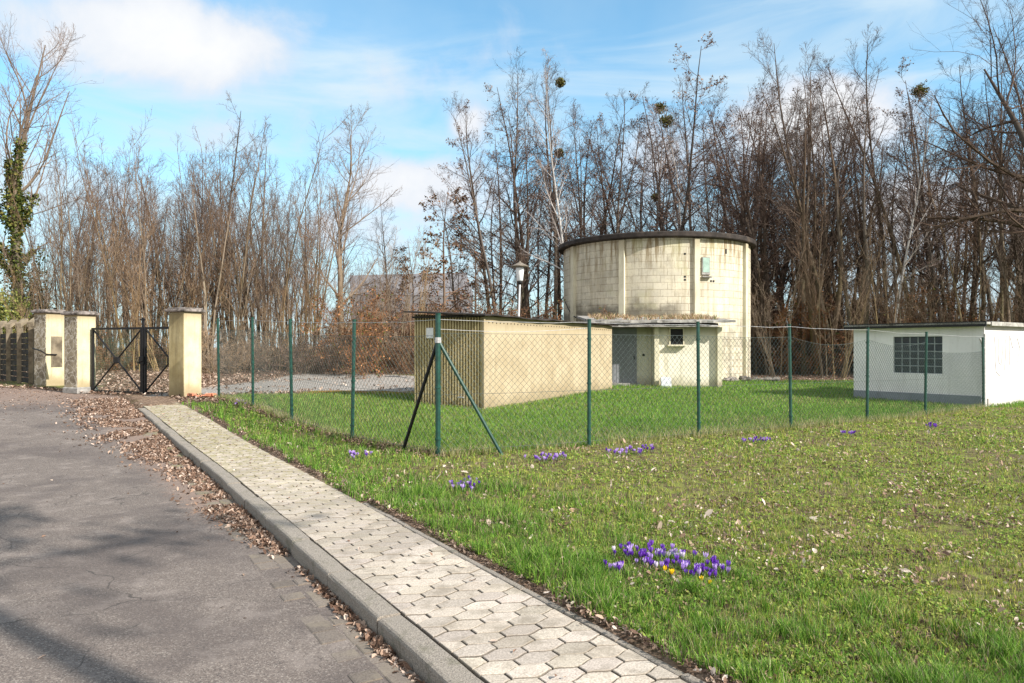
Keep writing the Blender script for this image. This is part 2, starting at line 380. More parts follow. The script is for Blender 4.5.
def mat_tower():
    m, nt, b, o = basemat('tower_blocks')
    uv = nd(nt, 'ShaderNodeUVMap').outputs[0]
    wd = nd(nt, 'ShaderNodeTexNoise', i_Scale=1.2, i_Detail=3.0); lk(nt, uv, wd.inputs['Vector'])
    mx = nd(nt, 'ShaderNodeMix', data_type='VECTOR'); mx.inputs[0].default_value = .03; lk(nt, uv, mx.inputs[4]); lk(nt, wd.outputs['Color'], mx.inputs[5])
    br = nd(nt, 'ShaderNodeTexBrick'); lk(nt, mx.outputs[1], br.inputs['Vector'])
    br.inputs['Scale'].default_value = 1.0; br.inputs['Brick Width'].default_value = .62; br.inputs['Row Height'].default_value = .31
    br.inputs['Mortar Size'].default_value = .013; br.inputs['Mortar Smooth'].default_value = .3; br.inputs['Bias'].default_value = 0
    br.inputs['Color1'].default_value = (.62, .58, .465, 1); br.inputs['Color2'].default_value = (.50, .465, .37, 1); br.inputs['Mortar'].default_value = (.30, .255, .19, 1)
    sp = nd(nt, 'ShaderNodeSeparateXYZ'); lk(nt, uv, sp.inputs[0])
    n = noise(nt, uv, 1.3, 8, .65); f = noise(nt, uv, 9, 7, .7)
    mm = nd(nt, 'ShaderNodeMapping'); lk(nt, uv, mm.inputs[0]); mm.inputs['Scale'].default_value = (2.2, .22, 1)
    streak = noise(nt, mm.outputs[0], 1.6, 7, .7)
    c = mixc(nt, mth(nt, 'MULTIPLY', smooth(nt, n, .40, .66), .6), br.outputs[0], (.72, .66, .50))
    c = mixc(nt, mth(nt, 'MULTIPLY', smooth(nt, f, .5, .72), .5), c, (.30, .25, .16))
    top = smooth(nt, sp.outputs[1], 4.6, 6.4)
    c = mixc(nt, mth(nt, 'MULTIPLY', mth(nt, 'MULTIPLY', smooth(nt, streak, .44, .62), mth(nt, 'ADD', .4, top)), .8), c, (.24, .18, .10))
    low = mth(nt, 'SUBTRACT', 1.0, smooth(nt, mth(nt, 'ADD', sp.outputs[1], mth(nt, 'MULTIPLY', mth(nt, 'SUBTRACT', n, .5), 1.6)), 3.1, 3.75))
    low = mth(nt, 'MULTIPLY', low, mth(nt, 'SUBTRACT', 1.0, smooth(nt, sp.outputs[0], 22.0, 22.6)))
    c = mixc(nt, mth(nt, 'MULTIPLY', low, .7), c, (.09, .08, .06))
    c = mixc(nt, mth(nt, 'MULTIPLY', smooth(nt, noise(nt, uv, .7, 4, .5), .55, .7), .3), c, (.44, .44, .22))
    lk(nt, c, b.inputs['Base Color']); b.inputs['Roughness'].default_value = .9; b.inputs['Specular IOR Level'].default_value = .15
    bump(nt, b, mth(nt, 'ADD', mth(nt, 'MULTIPLY', br.outputs['Fac'], -1.0), mth(nt, 'MULTIPLY', f, .6)), .5, .015)
    return m
def mat_wall(name, c1, c2, dirt, zlo=(0, .5), zhi=(9, 10), amt=.5, sc_=1.0, joints=None):
    m, nt, b, o = basemat(name); co = objco(nt)
    sp = nd(nt, 'ShaderNodeSeparateXYZ'); lk(nt, co, sp.inputs[0])
    n = noise(nt, co, 1.1 * sc_, 8, .62); f = noise(nt, co, 14 * sc_, 6, .7)
    mm = nd(nt, 'ShaderNodeMapping'); lk(nt, co, mm.inputs[0]); mm.inputs['Scale'].default_value = (3.5, 3.5, .35)
    st = noise(nt, mm.outputs[0], 1.5, 7, .7)
    c = mixc(nt, smooth(nt, n, .35, .65), c1, c2)
    c = mixc(nt, mth(nt, 'MULTIPLY', smooth(nt, f, .52, .75), .35), c, dirt)
    wob = mth(nt, 'MULTIPLY', mth(nt, 'SUBTRACT', n, .5), .5)
    z = mth(nt, 'ADD', sp.outputs[2], wob)
    lo = mth(nt, 'SUBTRACT', 1.0, smooth(nt, z, *zlo)); hi = smooth(nt, z, *zhi)
    k = mth(nt, 'MAXIMUM', lo, hi)
    c = mixc(nt, mth(nt, 'MULTIPLY', k, amt), c, dirt)
    c = mixc(nt, mth(nt, 'MULTIPLY', smooth(nt, st, .5, .68), amt * .6), c, dirt)
    lk(nt, c, b.inputs['Base Color']); b.inputs['Roughness'].default_value = .9; b.inputs['Specular IOR Level'].default_value = .15
    bump(nt, b, f, .35, .01)
    return m
M_ground = mat_ground(); M_road = mat_road(); M_paver = mat_paver(); M_kerb = mat_kerb(); M_tower = mat_tower()
M_pilaster = mat_wall('pilaster_paint', (.60, .56, .42), (.70, .66, .50), (.25, .20, .12), (0, .3), (5.6, 6.4), .6)
M_annex = mat_wall('annex_render', (.70, .66, .54), (.80, .76, .64), (.28, .25, .14), (0, .55), (1.9, 2.4), .6)
M_shedside = mat_wall('shed_render', (.37, .30, .195), (.45, .375, .255), (.25, .20, .12), (0, .6), (2.0, 2.4), .7, 1.2)
M_shedrib = mat_wall('shed_ribs', (.50, .41, .22), (.60, .50, .30), (.16, .12, .06), (0, .3), (2.1, 2.4), .6, 2)
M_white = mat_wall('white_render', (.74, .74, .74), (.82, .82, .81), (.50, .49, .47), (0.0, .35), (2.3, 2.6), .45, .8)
M_whitesun = mat_wall('white_render_sunny', (.56, .545, .545), (.63, .61, .61), (.45, .41, .39), (.15, .6), (2.2, 2.5), .6, 1.2)  # hut white, colour lowered on the sunlit wall so direct sun does not burn out
M_plinth = mat_wall('grey_plinth', (.20, .23, .26), (.26, .29, .32), (.12, .13, .13), (0, .1), (2, 3), .4)
M_pillar = mat_wall('yellow_pillar', (.54, .48, .30), (.64, .585, .41), (.28, .215, .12), (0.05, .5), (1.9, 2.3), .75, 1.5)
M_ochre = mat_wall('stained_pillar_face', (.42, .34, .17), (.54, .46, .26), (.20, .16, .09), (0.1, .7), (1.7, 2.3), .8, 2.0)
def mat_crazed():
    m, nt, b, o = basemat('crazed_render'); co = objco(nt)
    v = nd(nt, 'ShaderNodeTexVoronoi', i_Scale=7.0); v.feature = 'DISTANCE_TO_EDGE'
    dn = nd(nt, 'ShaderNodeTexNoise', i_Scale=4.0, i_Detail=5.0); lk(nt, co, dn.inputs['Vector'])
    mx = nd(nt, 'ShaderNodeMix', data_type='VECTOR'); mx.inputs[0].default_value = .3; lk(nt, co, mx.inputs[4]); lk(nt, dn.outputs['Color'], mx.inputs[5]); lk(nt, mx.outputs[1], v.inputs['Vector'])
    n = noise(nt, co, 3, 7, .7)
    c = mixc(nt, smooth(nt, n, .35, .62), (.16, .13, .09), (.34, .29, .20))
    c = mixc(nt, mth(nt, 'SUBTRACT', 1.0, smooth(nt, v.outputs['Distance'], .02, .09)), c, (.50, .46, .38))
    lk(nt, c, b.inputs['Base Color']); b.inputs['Roughness'].default_value = .9; bump(nt, b, n, .4, .01)
    return m
M_crazed = mat_crazed()
def mat_glassblock():
    m, nt, b, o = basemat('glass_block'); co = objco(nt)
    n = noise(nt, co, 5, 3, .5)
    c = mixc(nt, n, (.008, .018, .028), (.03, .055, .075))
    lk(nt, c, b.inputs['Base Color']); b.inputs['Roughness'].default_value = .22; b.inputs['Specular IOR Level'].default_value = .4
    bump(nt, b, noise(nt, co, 25, 2, .5), .25, .02)
    return m
M_gblock = mat_glassblock()
M_gpane = simple('green_hatch', (.30, .42, .36), .35, .2, 4)

# ---------------------------------------------------------------- ground sheet
rng = np.random.default_rng(7)
def shed_frame():
    a = P(484, 18.5); b = P(612, 27.4); u = (b - a) / np.linalg.norm(b - a); return a, u, np.array([-u[1], u[0], 0]), np.linalg.norm(b - a)
SA, SU, SW, SL = shed_frame(); SWID = 2.05
TC = np.array([7.34, 38.0]); TR = 4.68
HC = np.array([13.4, 21.0]); HL = np.array([-.59, .807]); HR = np.array([.807, .59])
FL = [P(438, 10.75), P(352, 12.45), P(292, 14.6), P(253, 16.8), P(219, 18.6)]
FR = [P(438, 10.75), P(589, 11.95), P(699, 13.1), P(791, 14.35), P(867, 15.9), P(925, 17.9), P(983.5, 20.75)]
def grav_line(x): return 20.6 + 0.62 * (x + 5.9)
def inyard(x, y):
    """beyond the fence line"""
    yl = np.interp(x, [p[0] for p in FL][::-1] + [p[0] for p in FR[1:]], [p[1] for p in FL][::-1] + [p[1] for p in FR[1:]])
    return (y > yl) & (x > FL[-1][0])
def zones(x, y):
    o, t = to_ot(x, y)
    grav = ss(1.2, 1.7, y - grav_line(x)) * (1 - ss(31, 34, y + .2 * x)) * (1 - ss(-2.3, -1.2, x)) * ss(-11, -8.8, x)
    lush = np.where(inyard(x, y), 1.0, 0.0) * (1 - ss(32.5, 34.5, y)) * np.where((x < -1.5) & (y > grav_line(x) + .1), 0, 1)
    lawn = np.where(o > OG - .05, 1.0, 0.0) * (1 - lush) * np.where(y < 34, 1, 0) * np.where((x < -6) & (y > 17.6), .1, 1) * np.where((x < -8.2), 0, 1)
    lawn = np.where((x < -13.3) & (y > ygate(x) + .2) & (y < ygate(x) + 2.5), .75, lawn)
    lawn = lawn * (1 - (grav > .5))
    return lawn, lush, grav
def make_ground():
    xs = np.concatenate([[-700, -300, -150, -90, -60, -45, -35, -28], np.arange(-24, 20.01, .2), [22, 25, 30, 40, 55, 80, 130, 300, 700]])
    ys = np.concatenate([[-60, -20, -8, -3], np.arange(-1, 36.01, .2), np.arange(37, 60, 1.5), [65, 75, 90, 120, 200, 500, 1200, 2400]])
    X, Y = np.meshgrid(xs, ys); x = X.ravel(); y = Y.ravel()
    o, t = to_ot(x, y)
    z = GL(x, y)
    inroad = (o < OK_ + .05) & (y < ygate(x))
    walk = (o >= OK_ + .05) & (o < OG + .33) & (t < TEND + .1)
    z = np.where(inroad, G(x, y) - .35, z); z = np.where(walk, G(x, y) - .07, z)
    z = z + np.where((y > 31) & (x < -2), .25 * ss(31, 36, y) * fbm(x, y, 2.5, 31), 0)
    nx, ny = len(xs), len(ys)
    i = np.arange(nx - 1)[None, :] + (np.arange(ny - 1) * nx)[:, None]; i = i.ravel()
    me = new_mesh('ground', np.stack([x, y, z], 1), np.stack([i, i + 1, i + nx + 1, i + nx], 1), smoothed=True)
    la, lu, gr = zones(x, y); set_col(me, np.stack([la, lu, gr], 1))
    rust = np.exp(-((y - grav_line(x) - .75) / .75) ** 2) * (x > -6.2) * (x < -2.3)
    set_col(me, np.stack([rust, rust, rust], 1), 'Rust')
    tag(obj('ground', me, M_ground), kind='structure')
make_ground()
def make_road():
    os_ = np.concatenate([np.arange(-16, -1, .5), np.arange(-1, OK_, .2), [OK_ - .002]]); ts = np.arange(-7, 33, .3)
    O, T = np.meshgrid(os_, ts); x, y = from_ot(O.ravel(), T.ravel()); z = Groad(x, y)
    nx, ny = len(os_), len(ts)
    i = (np.arange(nx - 1)[None, :] + (np.arange(ny - 1) * nx)[:, None]).ravel()
    keep = y[i] < ygate(x[i]) + .5
    f = np.stack([i, i + 1, i + nx + 1, i + nx], 1)[keep]
    me = new_mesh('road', np.stack([x, y, z], 1), f, smoothed=True)
    o, t = to_ot(x, y)
    cov = np.clip(ss(13, 20, y + .3 * x * 0) * .75 + ss(18, 23, y - (x + 8) * -.3) * .5, 0, 1)
    cov = np.maximum(cov, np.exp(-((o - OK_) / (.25 + .05 * np.clip(t, 0, 20))) ** 2) * ss(5, 9, t))
    set_col(me, np.stack([cov] * 3, 1)); tag(obj('road', me, M_road), kind='structure')
make_road()

# ---------------------------------------------------------------- kerb, gutter, walkway
def strip_stones(o0, o1, t0, t1, L, zf, h, bev, wob, seed, gap=.013, cfun=None):
    """row of stones with worn bevelled arrises, following the walkway"""
    r = random.Random(seed); V = []; Fc = []; C = []
    t = t0
    while t < t1:
        l = L * (1 + r.uniform(-.02, .02)) if wob < .5 else L * r.uniform(.8, 1.15)
        a, b = t + gap / 2, min(t + l, t1) - gap / 2; t += l
        do = r.uniform(-.006, .006); dz = r.uniform(-.006, .006)
        oa, ob = o0 + do, o1 + do
        prof = [(oa, -h), (oa, -bev), (oa + bev * .35, -bev * .35), (oa + bev, 0), (ob - .006, 0), (ob, -.006), (ob, -h)]
        nn = 5 if (b - a) > .5 else 2
        n0 = len(V)
        for k in range(nn):
            tt = a + (b - a) * k / (nn - 1)
            inset = .004 if k in (0, nn - 1) else 0
            for o_, dz_ in prof:
                jx = r.uniform(-.002, .002)
                x, y = from_ot(o_ + jx, tt); V.append((float(x), float(y), float(zf(x, y)) + dz_ + dz - inset * (dz_ > -.02)))
        m = len(prof)
        for k in range(nn - 1):
            for j in range(m - 1):
                q = n0 + k * m + j; Fc.append((q, q + 1, q + m + 1, q + m))
        Fc.append(tuple(n0 + j for j in range(m))[::-1]); Fc.append(tuple(n0 + (nn - 1) * m + j for j in range(m)))
        c = cfun(r) if cfun else (.3, .3, .3)
        C += [c] * (len(V) - len(C))
    return V, Fc, C
V, Fc, C = strip_stones(OK_, OI, 0.2, TEND - .2, 1.0, G, .28, .022, 0, 3)
tag(obj('kerb', new_mesh('kerb', V, Fc), M_kerb), kind='structure')
V1, F1, C1 = strip_stones(OK_ - .165, OK_ - .012, .5, 16, .17, lambda x, y: Groad(x, y) + .008, .05, .012, 1, 4, .014, lambda r: tuple(np.array((.20, .17, .145)) * r.uniform(.75, 1.15)))
V2, F2, C2 = strip_stones(OK_ - .325, OK_ - .175, .5, 16, .17, lambda x, y: Groad(x, y) + .006, .05, .012, 1, 5, .014, lambda r: tuple(np.array((.20, .17, .145)) * r.uniform(.75, 1.15)))
me = new_mesh('gutter', V1 + V2, F1 + [tuple(i + len(V1) for i in f) for f in F2]); set_col(me, C1 + C2)
tag(obj('gutter', me, M_paver), kind='structure')
# concrete edging flush with the turf
V, Fc, C = strip_stones(OG + .006, OG + .055, .2, 7.3, .5, lambda x, y: G(x, y) + .004, .1, .008, 0, 8)
tag(obj('path_edging', new_mesh('path_edging', V, Fc), M_kerb), kind='structure')
def make_walk():
    r = random.Random(12); L = .2389; W = .118; amp = .021; g = .0042; bev = .004
    V = []; Fc = []; C = []
    base = np.array((.52, .465, .40))
    nrow = int((TEND + 1) / W)
    def zz(x, y): return float(G(x, y)) + .012 * (float(fbm(x, y, 1.3, 41)) - .5) - .002
    for j in range(nrow):
        t0 = .1 + j * W; off = (j % 2) * L / 2
        k = -1
        while True:
            xc = OI + .004 + k * L + off + L / 2; k += 1
            if xc - L / 2 > OG: break
            if xc + L / 2 < OI + .03: continue
            lo = max(xc - L / 2 + g, OI + .012); hi = min(xc + L / 2 - g, OG)
            if hi - lo < .03: continue
            # elongated hexagon; its middle bulges up and down
            def yb(o_, s):
                u = 1 - abs(o_ - xc) / (L / 2); u = .5 - .5 * math.cos(math.pi * min(max(u, 0), 1))   # 0 at ends, 1 at middle
                return t0 + W / 2 + s * (W / 2 - g + amp * (2 * u - 1))
            os_ = sorted({lo, hi, *[q for q in [xc + L * f_ for f_ in (-.375, -.25, -.125, 0, .125, .25, .375)] if lo + .004 < q < hi - .004]})
            ring = [(q, yb(q, -1)) for q in os_] + [(q, yb(q, 1)) for q in os_[::-1]]
            cx = sum(p[0] for p in ring) / len(ring); cy = sum(p[1] for p in ring) / len(ring)
            dz = r.uniform(-.003, .003); tx = r.uniform(-.008, .008); ty = r.uniform(-.008, .008)
            n0 = len(V); m = len(ring)
            for lev, (sh, dzz) in enumerate(((0, -.05), (0, -bev), (bev, 0))):
                for o_, t_ in ring:
                    dx = cx - o_; dy = cy - t_; d = math.hypot(dx, dy) or 1
                    oo = o_ + dx / d * sh * 1.3; tt = t_ + dy / d * sh * 1.3
                    x, y = from_ot(oo, tt); V.append((float(x), float(y), zz(x, y) + dzz + dz + (oo - cx) * tx + (tt - cy) * ty))
            for lev in range(2):
                for i in range(m):
                    a = n0 + lev * m + i; b2 = n0 + lev * m + (i + 1) % m; Fc.append((a, b2, b2 + m, a + m))
            Fc.append(tuple(n0 + 2 * m + i for i in range(m)))
            wd = float(fbm(cx * 1.0, cy, .8, 51))
            c = base * r.uniform(.82, 1.12) * (.70 + .55 * wd) * np.array((1, r.uniform(.97, .99), r.uniform(.93, .98)))
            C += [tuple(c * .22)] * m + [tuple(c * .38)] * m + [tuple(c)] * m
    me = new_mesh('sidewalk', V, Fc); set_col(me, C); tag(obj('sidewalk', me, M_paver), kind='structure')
    # jointing soil under the stones
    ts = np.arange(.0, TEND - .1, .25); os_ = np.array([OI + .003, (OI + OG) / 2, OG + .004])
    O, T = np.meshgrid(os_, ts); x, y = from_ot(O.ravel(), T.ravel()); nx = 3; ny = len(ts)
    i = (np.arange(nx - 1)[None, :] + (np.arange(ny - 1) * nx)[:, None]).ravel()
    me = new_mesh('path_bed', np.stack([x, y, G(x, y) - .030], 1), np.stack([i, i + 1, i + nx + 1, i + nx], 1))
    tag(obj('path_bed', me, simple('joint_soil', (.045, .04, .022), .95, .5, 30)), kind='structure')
make_walk()

def make_verge():
    os_ = np.array([OG, OG + .03, OG + .07, OG + .14, OG + .22, OG + .32, OG + .45, OG + .58, OG + .66]); ts = np.arange(-1, TEND + .4, .1)
    O, T = np.meshgrid(os_, ts); x, y = from_ot(O.ravel(), T.ravel()); k = O.ravel() - OG
    z = np.where(k < .05, G(x, y) - .02, GL(x, y)) - .05 * ss(.5, .66, k); z = np.where((k > .05) & (k < .1), G(x, y) - .004, z)
    nx = len(os_); ny = len(ts); i = (np.arange(nx - 1)[None, :] + (np.arange(ny - 1) * nx)[:, None]).ravel()
    me = new_mesh('verge', np.stack([x, y, z], 1), np.stack([i, i + 1, i + nx + 1, i + nx], 1), smoothed=True)
    la, lu, gr = zones(x, y); la = la * ss(.03, .25, k); set_col(me, np.stack([la, lu, gr], 1)); set_col(me, np.zeros((len(x), 3)), 'Rust')
    tag(obj('verge', me, M_ground), kind='structure')
make_verge()

# ---------------------------------------------------------------- buildings
def water_tower():
    root = empty('water_tower', (TC[0], TC[1], gz(*TC)), label='round cream concrete block tower with dark flat roof rim', cat='tower')
    n = 72; ht = 6.5; V = []; Fc = []; UVs = []
    zs = [-.3, ht]
    for z in zs:
        for k in range(n + 1):
            a = 2 * math.pi * k / n; V.append((TR * math.cos(a), TR * math.sin(a), z))
    for k in range(n): Fc.append((k, k + 1, k + n + 2, k + n + 1))
    me = new_mesh('tower_wall', V, Fc, smoothed=True); me.materials.clear()
    uvl = me.uv_layers.new(name='UVMap')
    for p in me.polygons:
        for li in p.loop_indices:
            vi = me.loops[li].vertex_index; k = vi % (n + 1)
            uvl.data[li].uv = (k / n * 2 * math.pi * TR, V[vi][2])
    obj('wall', me, M_tower, root)
    mb = MB(); mb.lathe([(TR - .1, 6.46), (TR + .26, 6.5), (TR + .28, 6.53), (TR + .27, 6.70), (TR + .22, 6.75), (TR - .4, 6.80), (.1, 6.9)], n=72)
    mb.build('roof', M_tar, root, smoothed=False)
    # pilasters seen from the road; found from the bearing at which they stand
    def ang(px, off=0):
        best = None
        for a in np.linspace(-math.pi, 0, 2000):
            X = TC[0] + TR * math.cos(a); Y = TC[1] + TR * math.sin(a)
            e = abs(512 + F * X / Y - px)
            if (best is None or e < best[0]) and (math.cos(a) * -TC[0] + math.sin(a) * -TC[1]) > 0: best = (e, a)
        return best[1]
    for px, w in ((574.5, .30), (622.5, .26), (696, .24), (744, .3)):
        a = ang(px); mb = MB(); rr = TR + .05
        mb.box((rr * math.cos(a), rr * math.sin(a), 3.1), (.2, w, 6.7), a, .015)
        mb.build('pilaster', M_pilaster, root)
    for k in range(5):
        a = R(25 + 32 * k); mb = MB(); mb.box(((TR + .05) * math.cos(a), (TR + .05) * math.sin(a), 3.1), (.2, .26, 6.7), a, .015); mb.build('pilaster', M_pilaster, root)
    # hatch
    a = ang(705.5); rr = TR + .03
    f = MB(); f.box((rr * math.cos(a), rr * math.sin(a), 5.22), (.06, .42, .80), a, .01); fr = f.build('window', M_slab, root)
    g = MB(); g.box(((rr + .032) * math.cos(a), (rr + .032) * math.sin(a), 5.26), (.02, .34, .66), a, .004); g.build('pane', M_gpane, fr)
    s = MB(); s.box(((rr + .08) * math.cos(a), (rr + .08) * math.sin(a), 4.72), (.16, .5, .06), a, .01); s.build('sill', M_slab, fr)
    # small vent holes
    for px, z in ((685, 5.75), (685, 4.72), (685, 4.58), (698, 4.6), (711, 4.55), (713.5, 4.55), (726, 5.95)):
        a = ang(px); v = MB(); v.box(((TR + .004) * math.cos(a), (TR + .004) * math.sin(a), z), (.02, .09, .08 if z < 5.9 else .22), a, .004); v.build('vent_hole', M_dark, root)
    # conduit slanting down the shaded side
    c = MB(); pts = []
    for u in np.linspace(0, 1, 10):
        a = ang(566 + 12 * u); pts.append(((TR + .12) * math.cos(a), (TR + .12) * math.sin(a), 4.0 - 1.0 * u - .2 * math.sin(u * 3)))
    c.tube(pts, .025, 6); c.build('conduit', M_black, root)
water_tower()

def annex():
    x0, x1, x2 = 3.9, 5.62, 8.2; yf, yr = 29.0, 29.75; yb = 33.2; z0 = gz(6, 29) - .0
    root = empty('pump_house', ((x0 + x2) / 2, yf, z0), label='low cream lean-to annex with grey metal door below the tower', cat='outbuilding')
    ox = -(x0 + x2) / 2; oy = -yf
    mb = MB()
    mb.box(((x1 + x2) / 2 + ox, (yf + yb) / 2 + oy + .15, 1.14), (x2 - x1 - .02, yb - yf, 2.46), 0, .005)
    mb.build('front_wall', M_annex, root)
    mb = MB(); mb.box(((x0 + x1) / 2 + ox, (yr + yb) / 2 + oy + .06, 1.14), (x1 - x0, yb - yr, 2.46), 0, .005); mb.build('recessed_wall', M_annex, root)
    for xp in (x1 + .05, x2 - .06):
        m = MB(); m.box((xp + ox, yf + oy + .09, 1.10), (.18, .24, 2.5), 0, .01); m.build('pilaster', M_pilaster, root)
    m = MB(); m.box((x2 + ox + .03, yf + oy + 2.2, 1.10), (.08, 3.6, 2.5)); m.build('side_wall', M_annex, root)
    # door in the recess, opening onto a concrete step
    dx = 4.55 - .02; m = MB(); m.box((dx + ox, yr + oy + .045, 1.23), (.98, .07, 2.2), 0, .006)
    for k in range(9): m.box((dx + ox - .42 + k * .105, yr + oy + .006, 1.23), (.012, .012, 2.16))
    d = m.build('door', M_grey_door, root)
    h = MB(); h.box((dx + ox + .38, yr + oy - .02, 1.15), (.05, .05, .14), 0, .01); h.build('handle', M_black, d)
    m = MB(); m.box((dx + ox, yr + oy - .06, .07), (1.15, .36, .12), 0, .01); m.build('door_step', M_slab, root)
    m = MB(); m.box((5.3 + ox, yr + oy + .05, 1.25), (.09, .03, .09)); m.build('vent_hole', M_dark, root)
    # small window
    wx = 6.47; m = MB()
    m.box((wx + ox, yf + oy + .12, 1.98), (.50, .06, .62)); w = m.build('window', M_dark, root)
    for cx, cz, sx, sz in ((0, .33, .56, .05), (-.26, 0, .04, .66), (.26, 0, .04, .66)):
        pass
    m = MB(); m.box((wx + ox, yf + oy + .1, 2.31), (.56, .12, .05)); m.box((wx + ox - .27, yf + oy + .1, 1.98), (.04, .12, .62)); m.box((wx + ox + .27, yf + oy + .1, 1.98), (.04, .12, .62)); m.build('frame', M_pilaster, w)
    m = MB(); m.box((wx + ox, yf + oy + .06, 1.63), (.72, .26, .07), 0, .01); m.build('sill', M_pilaster, w)
    # roof: two slabs with a broken front edge and a slope up to the tower
    r = random.Random(5)
    def slab(xa, xb, ya, yb_, za, zb, th, mat, name, par):
        n = 26; V = []; Fc = []
        for i in range(n + 1):
            x = xa + (xb - xa) * i / n + ox; j = r.uniform(-.05, .05)
            V += [(x, ya + oy + j, za + r.uniform(-.012, .012)), (x, yb_ + oy, zb), (x, yb_ + oy, zb - th), (x, ya + oy + j, za - th + r.uniform(-.012, .012))]
        for i in range(n):
            a = i * 4
            for k in range(4): Fc.append((a + k, a + 4 + k, a + 4 + (k + 1) % 4, a + (k + 1) % 4))
        Fc += [(0, 1, 2, 3), (n * 4 + 3, n * 4 + 2, n * 4 + 1, n * 4)]
        return obj(name, new_mesh(name, V, Fc), mat, par)
    rf = slab(3.0, 8.62, yf - .45, 34.4, 2.60, 3.02, .09, M_slab, 'roof', root)
    slab(3.1, 8.0, yf - .32, 33.5, 2.50, 2.70, .10, M_tar, 'roof_underlay', root)
    m = MB(); m.box((5.8 + ox, yf + oy - .36, 2.385), (4.3, .05, .07)); m.build('gutter', M_slab, root)
annex()

def shed():
    root = empty('shed', (SA[0], SA[1], 0), math.atan2(SU[1], SU[0]), label='long low yellow shed with ribbed end wall and thin dark roof', cat='shed')
    # local x along the long side, local y to the left (away from the sun)
    zb = -.1; L = SL; W = SWID
    gzf = .03
    def wallbox(c, s, n, m, z=(0, 0)): mb = MB(); mb.box(c, s, 0, .004); return mb.build(n, m, root)
    m = MB(); m.box((L / 2 + .02, .05, 1.13), (L - .06, .1, 2.5), 0, .003)
    m.build('side_wall', M_shedside, root)
    m = MB(); m.box((L / 2, .035, .19), (L - .02, .1, .26)); m.build('plinth', M_shedside, root)
    m = MB(); m.box((L / 2, W - .05, 1.15), (L - .06, .1, 2.5)); m.build('side_wall', M_shedside, root)
    m = MB(); m.box((L - .05, W / 2, 1.15), (.1, W - .22, 2.5)); m.build('back_wall', M_shedside, root)
    # ribbed end: trapezoid sheet
    V = []; Fc = []; n = 25; p = W / n; y = 0; pr = []
    for k in range(n):
        b = k * p; pr += [(b, .05), (b + p * .36, .05), (b + p * .46, -.055), (b + p * .84, -.055)]
    pr.append((W, 0))
    for yy, xx in pr:
        zt = 2.36 + .10 * yy / W
        V += [(xx, yy, -.1), (xx, yy, zt)]
    for k in range(len(pr) - 1): a = k * 2; Fc.append((a, a + 1, a + 3, a + 2))
    e = obj('end_wall', new_mesh('end_wall', V, Fc), M_shedrib, root)
    m = MB(); m.box((.11, W / 2, 1.12), (.08, W - .02, 2.44)); m.build('end_backing', M_boards, root)
    m = MB(); m.box((-.03, W / 2, -.0), (.16, W + .04, .14)); m.build('footing', M_slab, root)
    # corner strip
    m = MB(); m.box((-.03, -.012, 1.13), (.07, .05, 2.46), 0, .004); m.build('corner_trim', M_shedside, root)
    # bracket and row of fixings under the eaves
    m = MB()
    for k in range(46): m.box((.25 + k * .21, -.006, 2.22 + .004 * math.sin(k * 2.1)), (.028, .012, .028))
    m.build('eaves_fixings', M_boards, root)
    m = MB(); m.box((-.085, .62, .33), (.04, .17, .035)); m.build('bracket', M_galv, root)
    # roof: thin corrugated sheet falling towards the sunny side
    V = []; Fc = []; nx = 60
    xs = np.linspace(-.24, L + .25, nx); ys = np.linspace(-.16, W + .22, 5)
    r = random.Random(9)
    for zoff in (0, -.035):
        for i, x in enumerate(xs):
            sag = .012 * math.sin(x * 1.7) + .008 * math.sin(x * 5.1)
            for yv in ys: V.append((x, yv, 2.415 + .055 * (yv + .16) + zoff + sag))
    m_ = len(ys)
    for lay in range(2):
        for i in range(nx - 1):
            for j in range(m_ - 1):
                a = lay * nx * m_ + i * m_ + j; Fc.append((a, a + m_, a + m_ + 1, a + 1) if lay == 0 else (a, a + 1, a + m_ + 1, a + m_))
    B = nx * m_
    for i in range(nx - 1):
        for j in (0, m_ - 1): a = i * m_ + j; Fc.append((a, a + m_, a + m_ + B, a + B))
    for j in range(m_ - 1):
        for i in (0, nx - 1): a = i * m_ + j; Fc.append((a, a + 1, a + 1 + B, a + B))
    obj('roof', new_mesh('roof', V, Fc), M_tar, root)
    # fascia under the roof on the end wall
    m = MB(); m.box((-.07, W / 2, 2.375), (.03, W + .1, .05)); m.build('fascia', M_boards, root)
shed()
def plate():
    c = SA + SW * 1.55; m = MB(); m.box((0, 0, 0), (.02, .21, .27), 0, .004)
    # hung in front of the ribbed wall
    o = m.build('notice_plate', M_whiteplate, None, loc=(c[0] - SU[0] * .075, c[1] - SU[1] * .075, 1.96), rz=math.atan2(SU[1], SU[0]))
    tag(o, 'small blank white plate fixed on the ribbed end wall of the shed', 'sign')
plate()

